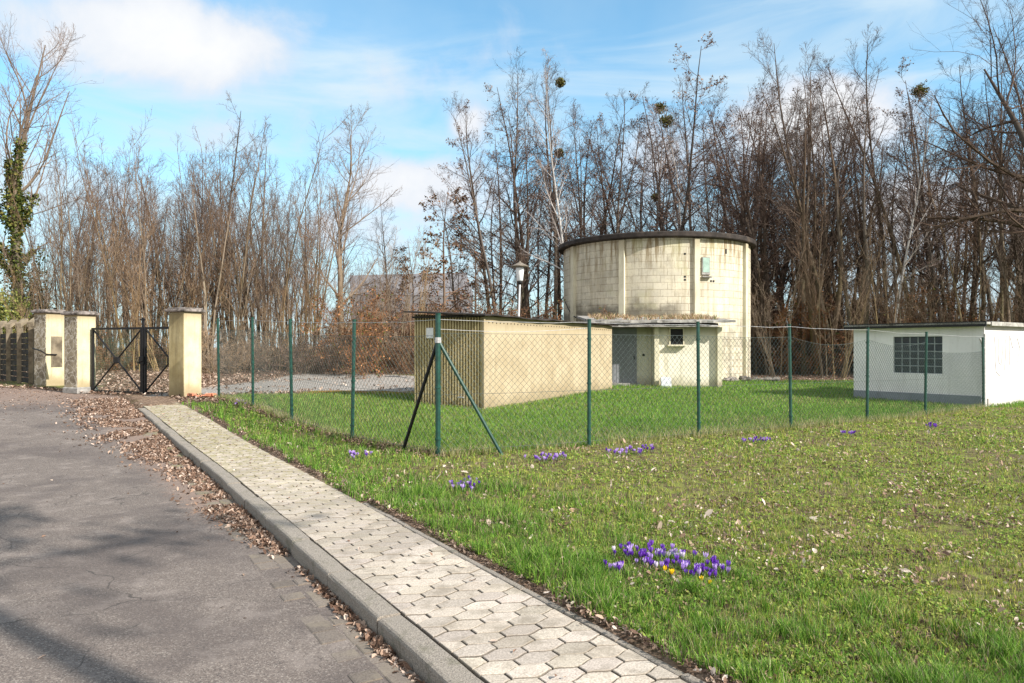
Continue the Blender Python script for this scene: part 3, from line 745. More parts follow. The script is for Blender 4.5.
def hut():
    z0 = -.13; ang = math.atan2(HR[1], HR[0]); L = 3.85; RW = 5.2
    root = empty('white_hut', (HC[0], HC[1], z0), ang, label='white flat roofed hut with dark glass block window', cat='outbuilding')
    # local +x runs along the sunny wall, local +y along the shaded wall with the window
    H = 2.37; wy0, wy1 = 1.12, 2.56; wz0, wz1 = .93, 2.05
    m = MB()
    t = .2
    m.box((t / 2, wy0 / 2 + .01, H / 2 - .1), (t, wy0 - .02, H + .2)); m.box((t / 2, (wy1 + L) / 2 - .002, H / 2 - .1), (t, L - wy1 - .004, H + .2))
    m.box((t / 2, (wy0 + wy1) / 2, wz0 / 2 - .1), (t, wy1 - wy0, wz0 + .2)); m.box((t / 2, (wy0 + wy1) / 2, (wz1 + H) / 2), (t, wy1 - wy0, H - wz1))
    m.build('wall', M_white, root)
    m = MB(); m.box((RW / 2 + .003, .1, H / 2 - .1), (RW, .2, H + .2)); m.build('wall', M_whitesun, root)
    m = MB(); m.box((RW / 2, L - .1, H / 2 - .1), (RW - .5, .2, H + .2)); m.box((RW - .05, L / 2, H / 2 - .1), (.2, L - .5, H + .2)); m.build('wall', M_white, root)
    m = MB(); m.box((-.015, L / 2 + .02, .1), (.05, L - .08, .46)); m.build('plinth', M_plinth, root)
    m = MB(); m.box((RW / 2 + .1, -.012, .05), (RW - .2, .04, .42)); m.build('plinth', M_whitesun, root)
    # glass blocks
    w = MB(); ny, nz = 6, 5; py = (wy1 - wy0) / ny; pz = (wz1 - wz0) / nz
    for i in range(ny + 1): w.box((.075, wy0 + i * py, (wz0 + wz1) / 2), (.05, .028, wz1 - wz0))
    for j in range(nz + 1): w.box((.071, (wy0 + wy1) / 2, wz0 + j * pz), (.05, wy1 - wy0, .028))
    wo = w.build('window', simple('block_mortar', (.26, .30, .31), .8, .2, 10), root)
    g = MB()
    for i in range(ny):
        for j in range(nz): g.box((.09, wy0 + (i + .5) * py, wz0 + (j + .5) * pz), (.05, py - .032, pz - .032), 0, .012)
    g.build('glass_blocks', M_gblock, wo)
    # roof slab with overhang over the shaded wall
    m = MB(); m.box((RW / 2 - .02, L / 2 + .02, H + .035), (RW + .5, L + .3, .07), 0, .01); m.build('roof', M_fibre, root)
    m = MB(); m.box((-.245, L / 2 + .02, H + .015), (.05, L + .34, .15)); m.build('fascia', M_black, root)
    m = MB(); m.box((RW / 2 + .1, -.14, H + .02), (RW, .05, .12), 0, .008); m.build('fascia', M_fibre, root)
    # drain pipe on the corner
    m = MB(); m.tube([(-.05, -.03, -.1), (-.05, -.03, 2.1)], .028, 8); m.tube([(-.05, -.03, 1.66), (-.19, .04, 1.98)], .026, 8); m.build('drainpipe', M_galv, root)
    # faint outline scrawl on the sunny wall
    g = MB(); r = random.Random(2)
    def stroke(pts, wd=.014):
        pts = [(p[0], -.006 - .0, p[1]) for p in pts]
        out = []
        for i in range(len(pts) - 1):
            for k in range(5):
                u = k / 5; out.append(tuple(pts[i][c] * (1 - u) + pts[i + 1][c] * u for c in range(3)))
        out.append(pts[-1]); g.tube(out, .006, 4)
    stroke([(.55, 2.02), (.66, 2.04), (.74, 1.7), (.72, 1.3), (.8, 1.0), (1.05, .88), (1.35, 1.0), (1.45, 1.4), (1.42, 1.8), (1.5, 2.05), (1.75, 2.06), (1.72, 1.75), (1.74, 1.2)])
    stroke([(.95, 1.98), (.93, 1.5), (1.0, 1.25), (1.15, 1.22), (1.22, 1.5), (1.2, 1.98)])
    stroke([(1.8, 2.0), (1.95, 1.7), (2.3, 2.0), (2.5, 1.7), (2.3, 1.2), (1.9, 1.0)])
    g.build('scrawl', simple('scrawl_paint', (.48, .46, .46), .8, .1), root)
hut()

# distant hall behind the thicket
def hall():
    d = 75.0; x0 = (352 - 512) / F * d; x1 = (395 - 512) / F * d; h = CH + (HZ - 268) / F * d
    root = empty('hall', (x0, d, 0), math.atan2(4.0, 20), label='pale grey hall with pitched roof standing far behind the thicket', cat='building')
    L = x1 - x0 + 8
    m = MB(); m.box((L / 2, 8, h * .36), (L, 16, h * .72)); m.build('wall', simple('hall_wall', (.165, .165, .172), .9, .15, .6), root)
    V = [(-.1, -.06, h * .72), (L + .1, -.06, h * .72), (L + .4, 8, h + .6), (-.4, 8, h), (L + .4, 16.6, h * .72), (-.4, 16.6, h * .72)]
    obj('roof', new_mesh('roof', V, [(0, 1, 2, 3), (3, 2, 4, 5), (0, 3, 5), (1, 4, 2)]), simple('hall_roof', (.17, .165, .17), .85, .15, .5), root)
hall()

# ---------------------------------------------------------------- gate and pillars
GD = np.array([-.905, .425]); GN = np.array([-.425, -.905])    # along the gate line (leftwards) / towards the road
gang = math.atan2(GD[1], GD[0])
def pillar(p, size, h, label, kind):
    x, y = p; z0 = gz(x, y)
    root = empty('gate_pillar', (x, y, z0), gang, label=label, cat='pillar')
    s = size; r = random.Random(int(abs(x) * 10))
    # local -x is the sunny end face (towards the drive); local +y the road face after the turn
    m = MB(); m.box((0, 0, h / 2 - .1), (s, s, h + .2), 0, .02); m.build('shaft', M_pillar, root)
    if kind != 'right':   # crazed, dark road-side render as a thin coat over the road face
        m = MB(); m.box((0.004, s / 2 + .006, h / 2 - .02), (s - .02, .016, h - .1), 0, .003); m.build('road_face', M_crazed, root)
    else:
        m = MB(); m.box((0.004, s / 2 + .004, h / 2 - .02), (s - .03, .012, h - .06), 0, .003); m.build('road_face', M_ochre, root)
    m = MB(); m.box((0, 0, h + .035), (s + .16, s + .16, .08), 0, .02); m.box((0, 0, h + .09), (s + .06, s + .06, .04), 0, .015); m.build('cap', M_capstone, root)
    if kind == 'middle':
        m = MB(); m.box((0, 0, .05), (s + .08, s + .08, .2), 0, .03); m.build('base', M_slab, root)
    if kind == 'left':
        m = MB(); m.box((-s / 2 - .004, -.04, h * .47), (.012, s * .62, h * .42), 0, .002); m.build('patched_render', M_concpost, root)
        m = MB(); m.tube([(s / 2 + .05, s / 2 + .03, 1.2), (-.1, s / 2 + .05, 1.12), (-s / 2 - .05, s / 2 + .04, 1.02), (-s / 2 - .04, -.02, 1.0)], .02, 6); m.build('iron_strap', M_black, root)
    return root
PR = (-8.72, 19.75); PM = (-12.6, 21.6); PL = (-14.75, 23.6)
pillar(PR, .56, 2.26, 'tall yellow gate pillar with rounded cap to the right of the iron gate', 'right')
pillar(PM, .56, 2.24, 'bright yellow gate pillar with crazed dark side, left post of the iron gate', 'middle')
pillar(PL, .58, 2.32, 'yellow pillar with grey patch and iron strap, next to the concrete posts', 'left')
# angle of local frame: check which face looks at the road
M_wiregreen = simple('green_wire', (.10, .24, .17), .5, .2, 20)
# orient right leaf: spans from the right hinge back to the meeting point
def gate2():
    a = np.array(PM) + GD * -.38 - GN * .12; b = np.array(PR) + GD * -.12 - GN * .30
    d = b - a; L = np.linalg.norm(d); ang = math.atan2(d[1], d[0]); Hh = 1.86; z0 = max(gz(*a), gz(*b)) + .02; u = d / L
    def leaf(org, W, label, sgn):
        root = empty('gate_leaf', (*org, z0), ang, label=label, cat='gate'); s = sgn
        fr = MB()
        fr.box((0, 0, Hh / 2), (.06, .06, Hh)); fr.box((s * W, 0, Hh / 2), (.06, .06, Hh)); fr.box((s * W / 2, 0, Hh - .03), (W - .062, .05, .06)); fr.box((s * W / 2, 0, .03), (W - .062, .04, .03))
        fr.build('frame', M_black, root)
        for q in (0, 1):
            br = MB(); z_a, z_b = (.07, Hh - .07) if q == 0 else (Hh - .07, .07)
            br.tube([(s * .03, .006 * q, z_a), (s * (W - .03), .006 * q, z_b)], .024, 6); br.build('brace', M_black, root)
        c = MB(); c.box((s * W / 2, -.01, Hh / 2), (.19, .07, .19), 0, .02); c.build('centre_plate', M_black, root)
        w = MB()
        for k in range(int(W / .05)): w.tube([(s * (.05 + k * .05), .03, .06), (s * (.05 + k * .05), .03, Hh - .06)], .0018, 3, False)
        for k in range(int(Hh / .05)): w.tube([(s * .03, .03, .05 + k * .05), (s * (W - .03), .03, .05 + k * .05)], .0018, 3, False)
        w.build('wire_infill', M_wiregreen, root)
        return root
    W = L / 2 - .06
    l1 = leaf(a, W, 'black iron gate leaf hung on the middle pillar, with cross braces and wire infill', 1)
    l2 = leaf(b, W - .02, 'black iron gate leaf half hidden behind the tall pillar, with cross braces', -1)
    m = MB(); m.box((W + .07, -.01, Hh / 2 + .12), (.05, .06, Hh + .30), 0, .008); m.box((W + .05, -.01, Hh + .21), (.18, .03, .035)); m.build('meeting_post', M_black, l1)
    m = MB(); m.box((W + .08, -.07, Hh * .5), (.15, .05, .22), 0, .01); m.tube([(W - .04, -.11, Hh * .46), (W + .16, -.11, Hh * .5)], .014, 6); m.build('lock', M_black, l1)
gate2()

# old concrete post fence left of the pillars
def post_fence():
    p0 = np.array(PL) + np.array([-1.05, .75]); d = np.array([-.715, .70])
    root = empty('concrete_post_fence', (p0[0], p0[1], gz(*p0)), label='old mossy concrete post fence with dark boards left of the pillars', cat='fence')
    for k in range(6):
        q = d * (k * 1.55)
        m = MB(); h = 2.0
        m.box((q[0], q[1], h / 2 - .1), (.14, .2, h + .2), .3, .015)
        m.add([(q[0] - .1, q[1] - .1, h + .05), (q[0] + .1, q[1] - .1, h + .05), (q[0] + .22, q[1] + .1, h + .22), (q[0] - .0, q[1] + .1, h + .22), (q[0] - .1, q[1] - .1, h - .1), (q[0] + .1, q[1] - .1, h - .1), (q[0] + .22, q[1] + .1, h + .1), (q[0], q[1] + .1, h + .1)],
              [(0, 1, 2, 3), (7, 6, 5, 4), (0, 4, 5, 1), (1, 5, 6, 2), (2, 6, 7, 3), (3, 7, 4, 0)])
        m.build('post', M_concpost, root)
        if k < 5:
            m = MB(); c = d * (k * 1.55 + .775); a = math.atan2(d[1], d[0])
            for j in range(9): m.box((c[0] + .03, c[1], .12 + j * .19), (1.28, .03, .172), a)
            m.build('board_panel', M_boards, root)
post_fence()

# ---------------------------------------------------------------- chain link fence
def fence():
    c0 = FR[0]; z0 = gz(c0[0], c0[1])
    root = empty('chain_link_fence', (c0[0], c0[1], z0), label='green chain link fence with steel posts around the grass yard', cat='fence')
    off = np.array([c0[0], c0[1], z0])
    def gl(p): return np.array([p[0], p[1], gz(p[0], p[1])])
    H = 2.05; r = random.Random(4)
    posts = FL[::-1] + FR[1:]
    lean = {}
    for i, p in enumerate(posts):
        b = gl(p) - off; h = H if i != 4 else 2.09
        if i == len(posts) - 1: h = 1.98
        tx, ty = r.uniform(-.04, .04), r.uniform(-.03, .03)
        if i == 4: tx = ty = 0
        rad = .038 if i == 4 else .03
        m = MB(); m.tube([b + np.array([0, 0, -.15]), b + np.array([tx, ty, h - .03]), b + np.array([tx, ty, h])], [rad, rad, rad * 1.12], 10)
        po = m.build('post', M_post, root, smoothed=False)
        lean[i] = (tx, ty)
        for zz in (.25, 1.0, 1.72):
            cp = MB(); cp.tube([b + np.array([tx * zz / h - .0, ty * zz / h, zz]), b + np.array([tx * zz / h, ty * zz / h, zz + .03])], rad * 1.25, 10)
            cp.build('clip', M_post, po)
    # braces of the corner post
    base = gl(FR[0]) - off
    for e, bm_ in ((P(400, 11.15), M_black), (P(506, 10.9), M_post)):
        q = gl(e) - off; m = MB(); m.tube([base + np.array([0, 0, 1.70]), q + np.array([0, 0, -.1])], .026, 8); m.build('brace', bm_, root)
    m = MB(); m.tube([base + np.array([0, 0, 1.66]), base + np.array([0, 0, 1.74])], .048, 10); m.build('collar', M_galv, root)
    # mesh panels, bay by bay, woven of slanting wires; the top edge sags
    def panel(pa, pb, top, sagd):
        A, B = gl(pa) - off, gl(pb) - off; d = B - A; L = math.hypot(d[0], d[1]); u = np.array([d[0] / L, d[1] / L]); nrm = np.array([-u[1], u[0]])
        s = .104; V = []; Fc = []
        wr = .0021
        def topz(x): return top - sagd * 4 * (x / L) * (1 - x / L)
        def pt(x, z, o):
            bx = A[0] + u[0] * x + nrm[0] * o; by = A[1] + u[1] * x + nrm[1] * o; bz = A[2] + d[2] * x / L
            bulge = .02 * math.sin(x * 2.3 + z * 2)
            return np.array([bx + nrm[0] * bulge, by + nrm[1] * bulge, bz + z])
        asp = 1.0
        for sg in (1, -1):
            k0 = -int(top / s) - 2
            for k in range(k0, int(L / s) + int(top / s) + 3):
                xs0 = k * s
                # x = xs0 + sg*z
                segs = []
                zlo, zhi = .04, top
                for q in range(9):
                    z = zlo + (zhi - zlo) * q / 8; x = xs0 + (z if sg > 0 else -z)
                    if -1e-3 <= x <= L + 1e-3 and z <= topz(min(max(x, 0), L)) + .03: segs.append((x, z))
                # exact clipping at both ends
                if sg > 0: z_a, z_b = max(zlo, 0 - xs0), min(zhi, L - xs0)
                else: z_a, z_b = max(zlo, xs0 - L), min(zhi, xs0)
                if z_b - z_a < .03: continue
                n = max(2, int((z_b - z_a) / .35) + 1); pts = []
                for q in range(n + 1):
                    z = z_a + (z_b - z_a) * q / n; x = xs0 + (z if sg > 0 else -z)
                    if z > topz(x):
                        # bisect to the sagging edge
                        if pts:
                            lo_, hi_ = z_prev, z
                            for _ in range(8):
                                mm = (lo_ + hi_) / 2; xm = xs0 + (mm if sg > 0 else -mm)
                                if mm > topz(xm): hi_ = mm
                                else: lo_ = mm
                            pts.append((xs0 + (lo_ if sg > 0 else -lo_), lo_))
                        break
                    pts.append((x, z)); z_prev = z
                if len(pts) < 2: continue
                n0 = len(V)
                for x, z in pts:
                    c = pt(x, z, .003 * sg); w = wr * 1.25
                    dv = np.array([u[0], u[1], 0])
                    V += [c + dv * w * 1.2, c - dv * w * .6 + np.array([nrm[0], nrm[1], 0]) * w, c - dv * w * .6 - np.array([nrm[0], nrm[1], 0]) * w]
                for q in range(len(pts) - 1):
                    a = n0 + q * 3
                    for e in range(3): Fc.append((a + e, a + (e + 1) % 3, a + 3 + (e + 1) % 3, a + 3 + e))
        obj('wire_mesh', new_mesh('wire_mesh', V, Fc), M_wire, root)
        w = MB()
        for zf in (lambda x: topz(x), lambda x: .08, lambda x: .9):
            w.tube([pt(x, zf(x), .0) for x in np.linspace(0, L, 9)], .0026, 4, False)
        w.build('tension_wire', M_wire, root)
        w = MB(); w.tube([pt(x, 2.0 - .02 * 4 * (x / L) * (1 - x / L) * (.5 + r.random()), .0) for x in np.linspace(0, L, 9)], .0034, 5, False)
        w.build('top_cord', M_galv, root)
    for i in range(len(posts) - 1):
        top = 1.80 if i >= 4 else 1.78
        sg = {4: .0, 5: .0, 6: .02, 7: .14, 8: .12, 9: .06}.get(i, .03)
        if i == 9: top = 1.6
        panel(posts[i], posts[i + 1], top, sg)
    # second loose cord near the corner
    w = MB(); A = gl(FR[0]) - off; B = gl(FR[1]) - off
    w.tube([A * (1 - u) + B * u + np.array([0, 0, 1.86 + .05 * u - .05 * math.sin(u * 3.1)]) for u in np.linspace(0, 1, 10)], .0035, 5, False); w.build('top_cord', M_galv, root)
fence()

# lamp
def lamp():
    x, y = -.0 + .31, 29.0
    root = empty('street_lamp', (x - .12, y, gz(x, y)), label='park lamp with white glass shade under a brown hat, behind the shed', cat='lamp')
    m = MB(); m.tube([(0, 0, -.2), (.0, 0, 1.0), (.12, 0, 4.05)], [.055, .05, .038], 10); m.build('pole', M_lamppole, root)
    m = MB(); m.lathe([(.05, 4.0), (.10, 4.06), (.10, 4.12), (.04, 4.14)], (.12, 0, 0), 16); m.build('collar', M_black, root)
    m = MB(); m.lathe([(.09, 4.13), (.12, 4.16), (.165, 4.62), (.16, 4.66), (.05, 4.67)], (.12, 0, 0), 20); m.build('lamp_shade', M_lampglass, root, smoothed=True)
    m = MB(); m.lathe([(.05, 4.66), (.33, 4.69), (.34, 4.72), (.20, 4.79), (.06, 4.86), (.015, 4.92)], (.12, 0, 0), 24); m.build('lamp_hat', M_lampcap, root)
lamp()

# leaning slab, rubble, bricks
m = MB(); m.box((0, 0, .2), (.4, .08, .42), 0, .015); o = m.build('concrete_slab', M_whiteplate if False else simple('pale_slab', (.5, .53, .56), .8, .2, 8), None, loc=(6.0, 28.75, gz(6, 28.7)), rz=.1)
o.rotation_euler[0] = -.25
tag(o, 'pale grey slab leaning at the foot of the annex wall', 'slab')
def rocks(n, cx, cy, sx, sy, s0, s1, mat, name, labels, cat, group, seed, hh=0.0):
    r = random.Random(seed)
    for k in range(n):
        x = cx + r.uniform(-sx, sx); y = cy + r.uniform(-sy, sy); s = r.uniform(s0, s1)
        m = MB(); vs = []
        for a in range(8):
            for zz, rr in ((-.4, .7), (.0, 1.0), (.42, .6)):
                an = a * math.pi / 4; q = s * rr * r.uniform(.75, 1.15)
                vs.append((q * math.cos(an), q * math.sin(an) * .8, s * zz * r.uniform(.8, 1.1)))
        fs = []
        for a in range(8):
            b = (a + 1) % 8
            for j in range(2): fs.append((a * 3 + j, b * 3 + j, b * 3 + j + 1, a * 3 + j + 1))
        fs += [tuple(a * 3 for a in range(8))[::-1], tuple(a * 3 + 2 for a in range(8))]
        m.add(vs, fs)
        o = m.build(name, mat, None, loc=(x, y, gz(x, y) + s * .2 + (hh * r.random())), rz=r.uniform(0, 6))
        tag(o, labels, cat, group)
rocks(26, 10.6, 33.2, 1.25, .45, .12, .26, M_rubble, 'concrete_lump', 'dark lump of broken concrete heaped at the foot of the tower', 'rubble', 'lumps heaped beside the tower', 3, .1)
r_ = random.Random(6)
for k in range(7):
    m = MB(); m.box((0, 0, 0), (.24, .115, .07), 0, .008)
    x = -8.25 + r_.uniform(-.1, .55); y = 19.2 + r_.uniform(-.12, .2)
    o = m.build('brick', M_brick, None, loc=(x, y, gz(x, y) + .04 + (k % 2) * .05), rz=r_.uniform(0, 3)); o.rotation_euler[0] = r_.uniform(-.2, .2)
    tag(o, 'loose orange brick lying at the foot of the tall gate pillar', 'brick', 'loose bricks at the pillar foot')


# ---------------------------------------------------------------- trees
def norm(v): return v / (np.linalg.norm(v, axis=-1, keepdims=True) + 1e-9)
def grow(P0, D, Ln, R0, k, wander, up, taper, rg, curl=0.0):
    """P0 (M,3) starts, D directions, Ln lengths, R0 radii -> points (M,k,3), radii (M,k)"""
    M = len(P0); pts = np.zeros((M, k, 3)); rad = np.zeros((M, k)); pts[:, 0] = P0; d = norm(D)
    step = (Ln / (k - 1))[:, None]
    w = rg.normal(0, 1, (M, 3))
    for i in range(k):
        rad[:, i] = R0 * (1 - (1 - taper) * i / (k - 1))
        if i == k - 1: break
        w = .5 * w + rg.normal(0, 1, (M, 3)) * .9
        d = norm(d + w * wander + np.array([0, 0, up])[None] * (step / np.maximum(Ln[:, None], .01) * 4))
        pts[:, i + 1] = pts[:, i] + d * step
    return pts, rad
def spawn(pts, rad, n, t0, t1, ang, angsd, rg, lenf, Lpar, rr, rmin, jit=.5):
    M, k, _ = pts.shape
    t = t0 + (t1 - t0) * (np.arange(n)[None, :] + rg.uniform(0, 1, (M, n))) / n
    f = t * (k - 1); i = np.clip(f.astype(int), 0, k - 2); u = (f - i)[..., None]
    mi = np.arange(M)[:, None]
    a, b = pts[mi, i], pts[mi, i + 1]; p = a * (1 - u) + b * u; tan = norm(b - a)
    r0 = rad[mi, i] * (1 - u[..., 0]) + rad[mi, i + 1] * u[..., 0]
    q = rg.normal(0, 1, (M, n, 3)); q = q - (q * tan).sum(-1, keepdims=True) * tan; q = norm(q)
    an = np.radians(ang + angsd * rg.normal(0, 1, (M, n)))[..., None]
    d = tan * np.cos(an) + q * np.sin(an)
    L = Lpar[:, None] * lenf(t) * rg.uniform(1 - jit, 1 + jit * .4, (M, n))
    R = np.maximum(r0 * rr * rg.uniform(.7, 1.1, (M, n)), rmin)
    return p.reshape(-1, 3), d.reshape(-1, 3), L.ravel(), R.ravel()
def tubes(parts):
    """parts: list of (pts, rad, sides, colour) -> one vertex/face/colour set"""
    V = []; Fq = []; C = []; n0 = 0
    for pts, rad, n, cfun in parts:
        M, k, _ = pts.shape
        if M == 0: continue
        tan = np.zeros_like(pts); tan[:, 1:-1] = pts[:, 2:] - pts[:, :-2]; tan[:, 0] = pts[:, 1] - pts[:, 0]; tan[:, -1] = pts[:, -1] - pts[:, -2]
        tan = norm(tan); ref = np.where(np.abs(tan[..., 2:3]) < .9, np.array([0, 0, 1.]), np.array([1., 0, 0]))
        x = norm(np.cross(tan, ref)); y = np.cross(tan, x)
        an = np.arange(n) * 2 * np.pi / n
        v = pts[:, :, None, :] + rad[:, :, None, None] * (x[:, :, None, :] * np.cos(an)[None, None, :, None] + y[:, :, None, :] * np.sin(an)[None, None, :, None])
        V.append(v.reshape(-1, 3))
        base = n0 + (np.arange(M)[:, None, None] * k + np.arange(k - 1)[None, :, None]) * n; j = np.arange(n)[None, None, :]; j2 = (j + 1) % n
        Fq.append(np.stack([base + j, base + j2, base + n + j2, base + n + j], -1).reshape(-1, 4))
        c = cfun(v.reshape(-1, 3), np.repeat(rad.ravel(), n)); C.append(c)
        n0 += M * k * n
    return np.concatenate(V), np.concatenate(Fq), np.concatenate(C)
def barkcol(c_thick, c_thin, r_thick, moss=0.0, spots=0.0, seed=1, spotc=(.05, .045, .04)):
    ct, cn = np.array(c_thick), np.array(c_thin)
    def f(v, rad):
        u = np.clip(rad / r_thick, 0, 1)[:, None] ** .6
        c = cn * (1 - u) + ct * u
        nz = vnoise(v[:, 0] * 3 + v[:, 2] * 1.7, v[:, 1] * 3 + v[:, 2] * .9, .35, seed)[:, None]
        c = c * (.75 + .5 * nz)
        if moss:
            w = (moss * np.clip((vnoise(v[:, 0] * 2 + v[:, 2] * .4, v[:, 1] * 2, .5, seed + 3) - .35) * 3, 0, 1) * np.clip(1.2 - v[:, 2] / 9, 0, 1) * u[:, 0])[:, None]
            c = c * (1 - w) + np.array([.11, .115, .035]) * w
        if spots:
            w = ((vnoise(v[:, 0] * 9, v[:, 2] * 9 + v[:, 1] * 9, .6, seed + 5) > 1 - spots) * 1.0)[:, None]; c = c * (1 - w) + np.array(spotc) * w
        return c
    return f
def leafquads(P_, D_, s0, s1, cols, rg):
    N = len(P_); a = norm(rg.normal(0, 1, (N, 3))); b = norm(np.cross(a, norm(rg.normal(0, 1, (N, 3))))); s = rg.uniform(s0, s1, (N, 1))
    l = s * 1.5
    v = np.stack([P_ - b * s * .5, P_ + a * l * .5 - b * s * .12, P_ + b * s * .5, P_ - a * l * .5], 1)
    c = np.array(cols)[rg.integers(0, len(cols), N)] * rg.uniform(.7, 1.3, (N, 1))
    return v.reshape(-1, 3), np.arange(N * 4).reshape(N, 4), np.repeat(c, 4, 0)
def join(sets):
    V = []; Fq = []; C = []; n = 0
    for v, f, c in sets: V.append(v); Fq.append(f + n); C.append(c); n += len(v)
    return np.concatenate(V), np.concatenate(Fq), np.concatenate(C)

def tree_mesh(seed, H, r0, n_stem=1, spread=.1, t_first=.35, n1=22, L1=.30, a1=38, up1=.12, n2=10, n3=9, n4=0, a2=40, a3=42, shape='asc',
              wander0=.035, wander=.07, thick=(.13, .105, .08), thin=(.13, .075, .055), moss=.3, spots=0, leaves=None, leafn=0, rmin=.0065, rtip=.004, lean=(0, 0), up3=.05, sidek=1.0):
    rg = np.random.default_rng(seed)
    a = rg.uniform(0, 6.28, n_stem); sp = spread * rg.uniform(.4, 1.2, n_stem) if n_stem > 1 else np.array([.02])
    D = np.stack([np.cos(a) * sp + lean[0], np.sin(a) * sp + lean[1], np.ones(n_stem)], 1)
    P0 = np.stack([np.cos(a) * .16 * (n_stem > 1) * n_stem ** .4, np.sin(a) * .16 * (n_stem > 1) * n_stem ** .4, np.full(n_stem, -.3)], 1)
    L0 = H * rg.uniform(.82, 1.0, n_stem); L0[0] = H; R0_ = r0 * rg.uniform(.65, 1, n_stem); R0_[0] = r0
    p0, q0 = grow(P0, D, L0, R0_, 14, wander0, .10, .10, rg)
    q0[:, 0] *= 1.35
    if shape == 'asc': f1 = lambda t: np.minimum(1.0, 1.42 - t) * (.75 + .25 * np.clip((t - t_first) * 5, 0, 1))
    elif shape == 'wide': f1 = lambda t: .45 + .9 * np.sin(np.clip((t - t_first) / (1 - t_first), 0, 1) * 2.4 + .4)
    else: f1 = lambda t: .6 + .4 * (1 - t)
    s = spawn(p0, q0, n1, t_first, .99, a1, 9, rg, f1, L0 * L1, .55, rmin * 1.8)
    p1, q1 = grow(*s, 8, wander, up1, .22, rg); L_1 = s[2]
    s = spawn(p1, q1, n2, .15, .98, a2, 10, rg, lambda t: .62 * (1.25 - t), L_1, .55, rmin * 1.25)
    p2, q2 = grow(*s, 5, wander * 1.2, up1 * .8, .3, rg); L_2 = s[2]
    # twigs also along the leader's top
    s3 = spawn(p2, q2, n3, .12, 1.0, a3, 12, rg, lambda t: .6 * (1.2 - .8 * t), np.maximum(L_2, .5), .6, rmin)
    st = spawn(p1, q1, n3, .3, 1.0, a3, 12, rg, lambda t: .25 * (1.2 - .6 * t), L_1, .3, rmin)
    s3 = tuple(np.concatenate([x, y]) for x, y in zip(s3, st))
    p3, q3 = grow(*s3, 4, wander * 1.4, up3, .45, rg)
    sets = [(p1, q1, 5), (p2, q2, 3), (p3, q3, 3)]
    last = (p3, q3, s3[2])
    if n4:
        s4 = spawn(p3, q3, n4, .15, 1.0, 40, 14, rg, lambda t: .55 * (1.2 - .7 * t), np.maximum(s3[2], .3), .75, rtip)
        p4, q4 = grow(*s4, 3, wander, up3, .6, rg); sets.append((p4, q4, 3)); last = (p4, q4, s4[2])
    bc = barkcol(thick, thin, r0 * .6, moss, spots, seed)
    tv, tf, tcx = tubes([(p0, q0, 8, bc)])
    cs = [tubes([(p, q, n, bc) for p, q, n in sets])]
    if leaves is not None:
        M, k, _ = last[0].shape; idx = rg.integers(0, M, leafn); kk = rg.integers(1, k, leafn)
        P_ = last[0][idx, kk] + rg.normal(0, .03, (leafn, 3)); cs.append(leafquads(P_, None, *leaves[0], leaves[1], rg))
    cv, cf, cc = join(cs)
    def mk(nm, v, f, c, sm): me = new_mesh(nm, v, f, smoothed=sm); set_col(me, c); me.materials.append(M_bark); return me
    return mk('trunk', tv, tf, tcx, True), mk('crown', cv, cf, cc, False), (p0, p1, H)

BRANCHES = []
def place_tree(kind, name, x, y, rz, sc_, label, group=None, cat='tree', sz=None):
    root = empty(name, (x, y, gz(x, y)), rz, label=label, cat=cat, group=group)
    root.scale = (sc_, sc_, sz or sc_)
    for nm, me in (('trunk', kind[0]), ('crown', kind[1])):
        o = bpy.data.objects.new(nm, me); col.objects.link(o); o.parent = root
    BRANCHES.append((root, kind[2])) if y > 30 else None
    return root

brown = [(.16, .10, .06), (.22, .15, .10), (.10, .06, .04)]
K = {}
# tall, slim forest trees
K['tall'] = [tree_mesh(100 + i, 18, .16, 1, t_first=.36, n1=17, L1=.27, a1=38, up1=.10, n2=7, n3=5, n4=2, moss=.5, wander=.09, thick=(.13, .105, .082), thin=(.095, .066, .056)) for i in range(5)]
K['forked'] = [tree_mesh(120 + i, 17.5, .17, 2 + i, spread=.16, t_first=.30, n1=12, L1=.30, a1=36, up1=.10, n2=7, n3=5, n4=2, moss=.5, wander=.09, thick=(.15, .12, .092), thin=(.10, .07, .058)) for i in range(3)]
K['alder'] = [tree_mesh(140 + i, 17, .15, 1 + i, spread=.12, t_first=.25, n1=19, L1=.23, a1=55, up1=.05, n2=7, n3=5, n4=1, moss=.1, wander=.09, thick=(.10, .08, .065), thin=(.095, .062, .052),
                        leaves=((.04, .085), [(.12, .075, .055), (.19, .13, .10), (.27, .20, .16)]), leafn=1500) for i in range(4)]
K['pole'] = [tree_mesh(160 + i, 11.5, .06, 1 + (i % 3), spread=.12, t_first=.22, n1=12, L1=.28, a1=25, up1=.16, n2=5, n3=3, n4=0, wander=.07, wander0=.03, moss=.25, thick=(.20, .155, .105), thin=(.15, .098, .075), rmin=.006) for i in range(6)]
K['sapling'] = [tree_mesh(180 + i, 7.5, .035, 4 + i, spread=.26, t_first=.15, n1=7, L1=.32, a1=24, up1=.16, n2=4, n3=3, n4=0, wander=.08, wander0=.05, moss=.2, thick=(.23, .175, .11), thin=(.19, .125, .09), rmin=.006) for i in range(4)]
K['birch'] = [tree_mesh(200 + i, 18.5, .12, 1, t_first=.34, n1=19, L1=.22, a1=36, n2=7, n3=5, n4=2, up3=-.08, moss=0, spots=.2, wander=.08, thick=(.66, .64, .60), thin=(.20, .14, .12), wander0=.05) for i in range(2)]
K['pale'] = [tree_mesh(220, 16.0, .19, 1, t_first=.20, n1=22, L1=.29, a1=34, up1=.15, n2=8, n3=5, n4=2, moss=.05, thick=(.22, .175, .13), thin=(.14, .105, .085), wander=.06, rmin=.007)]
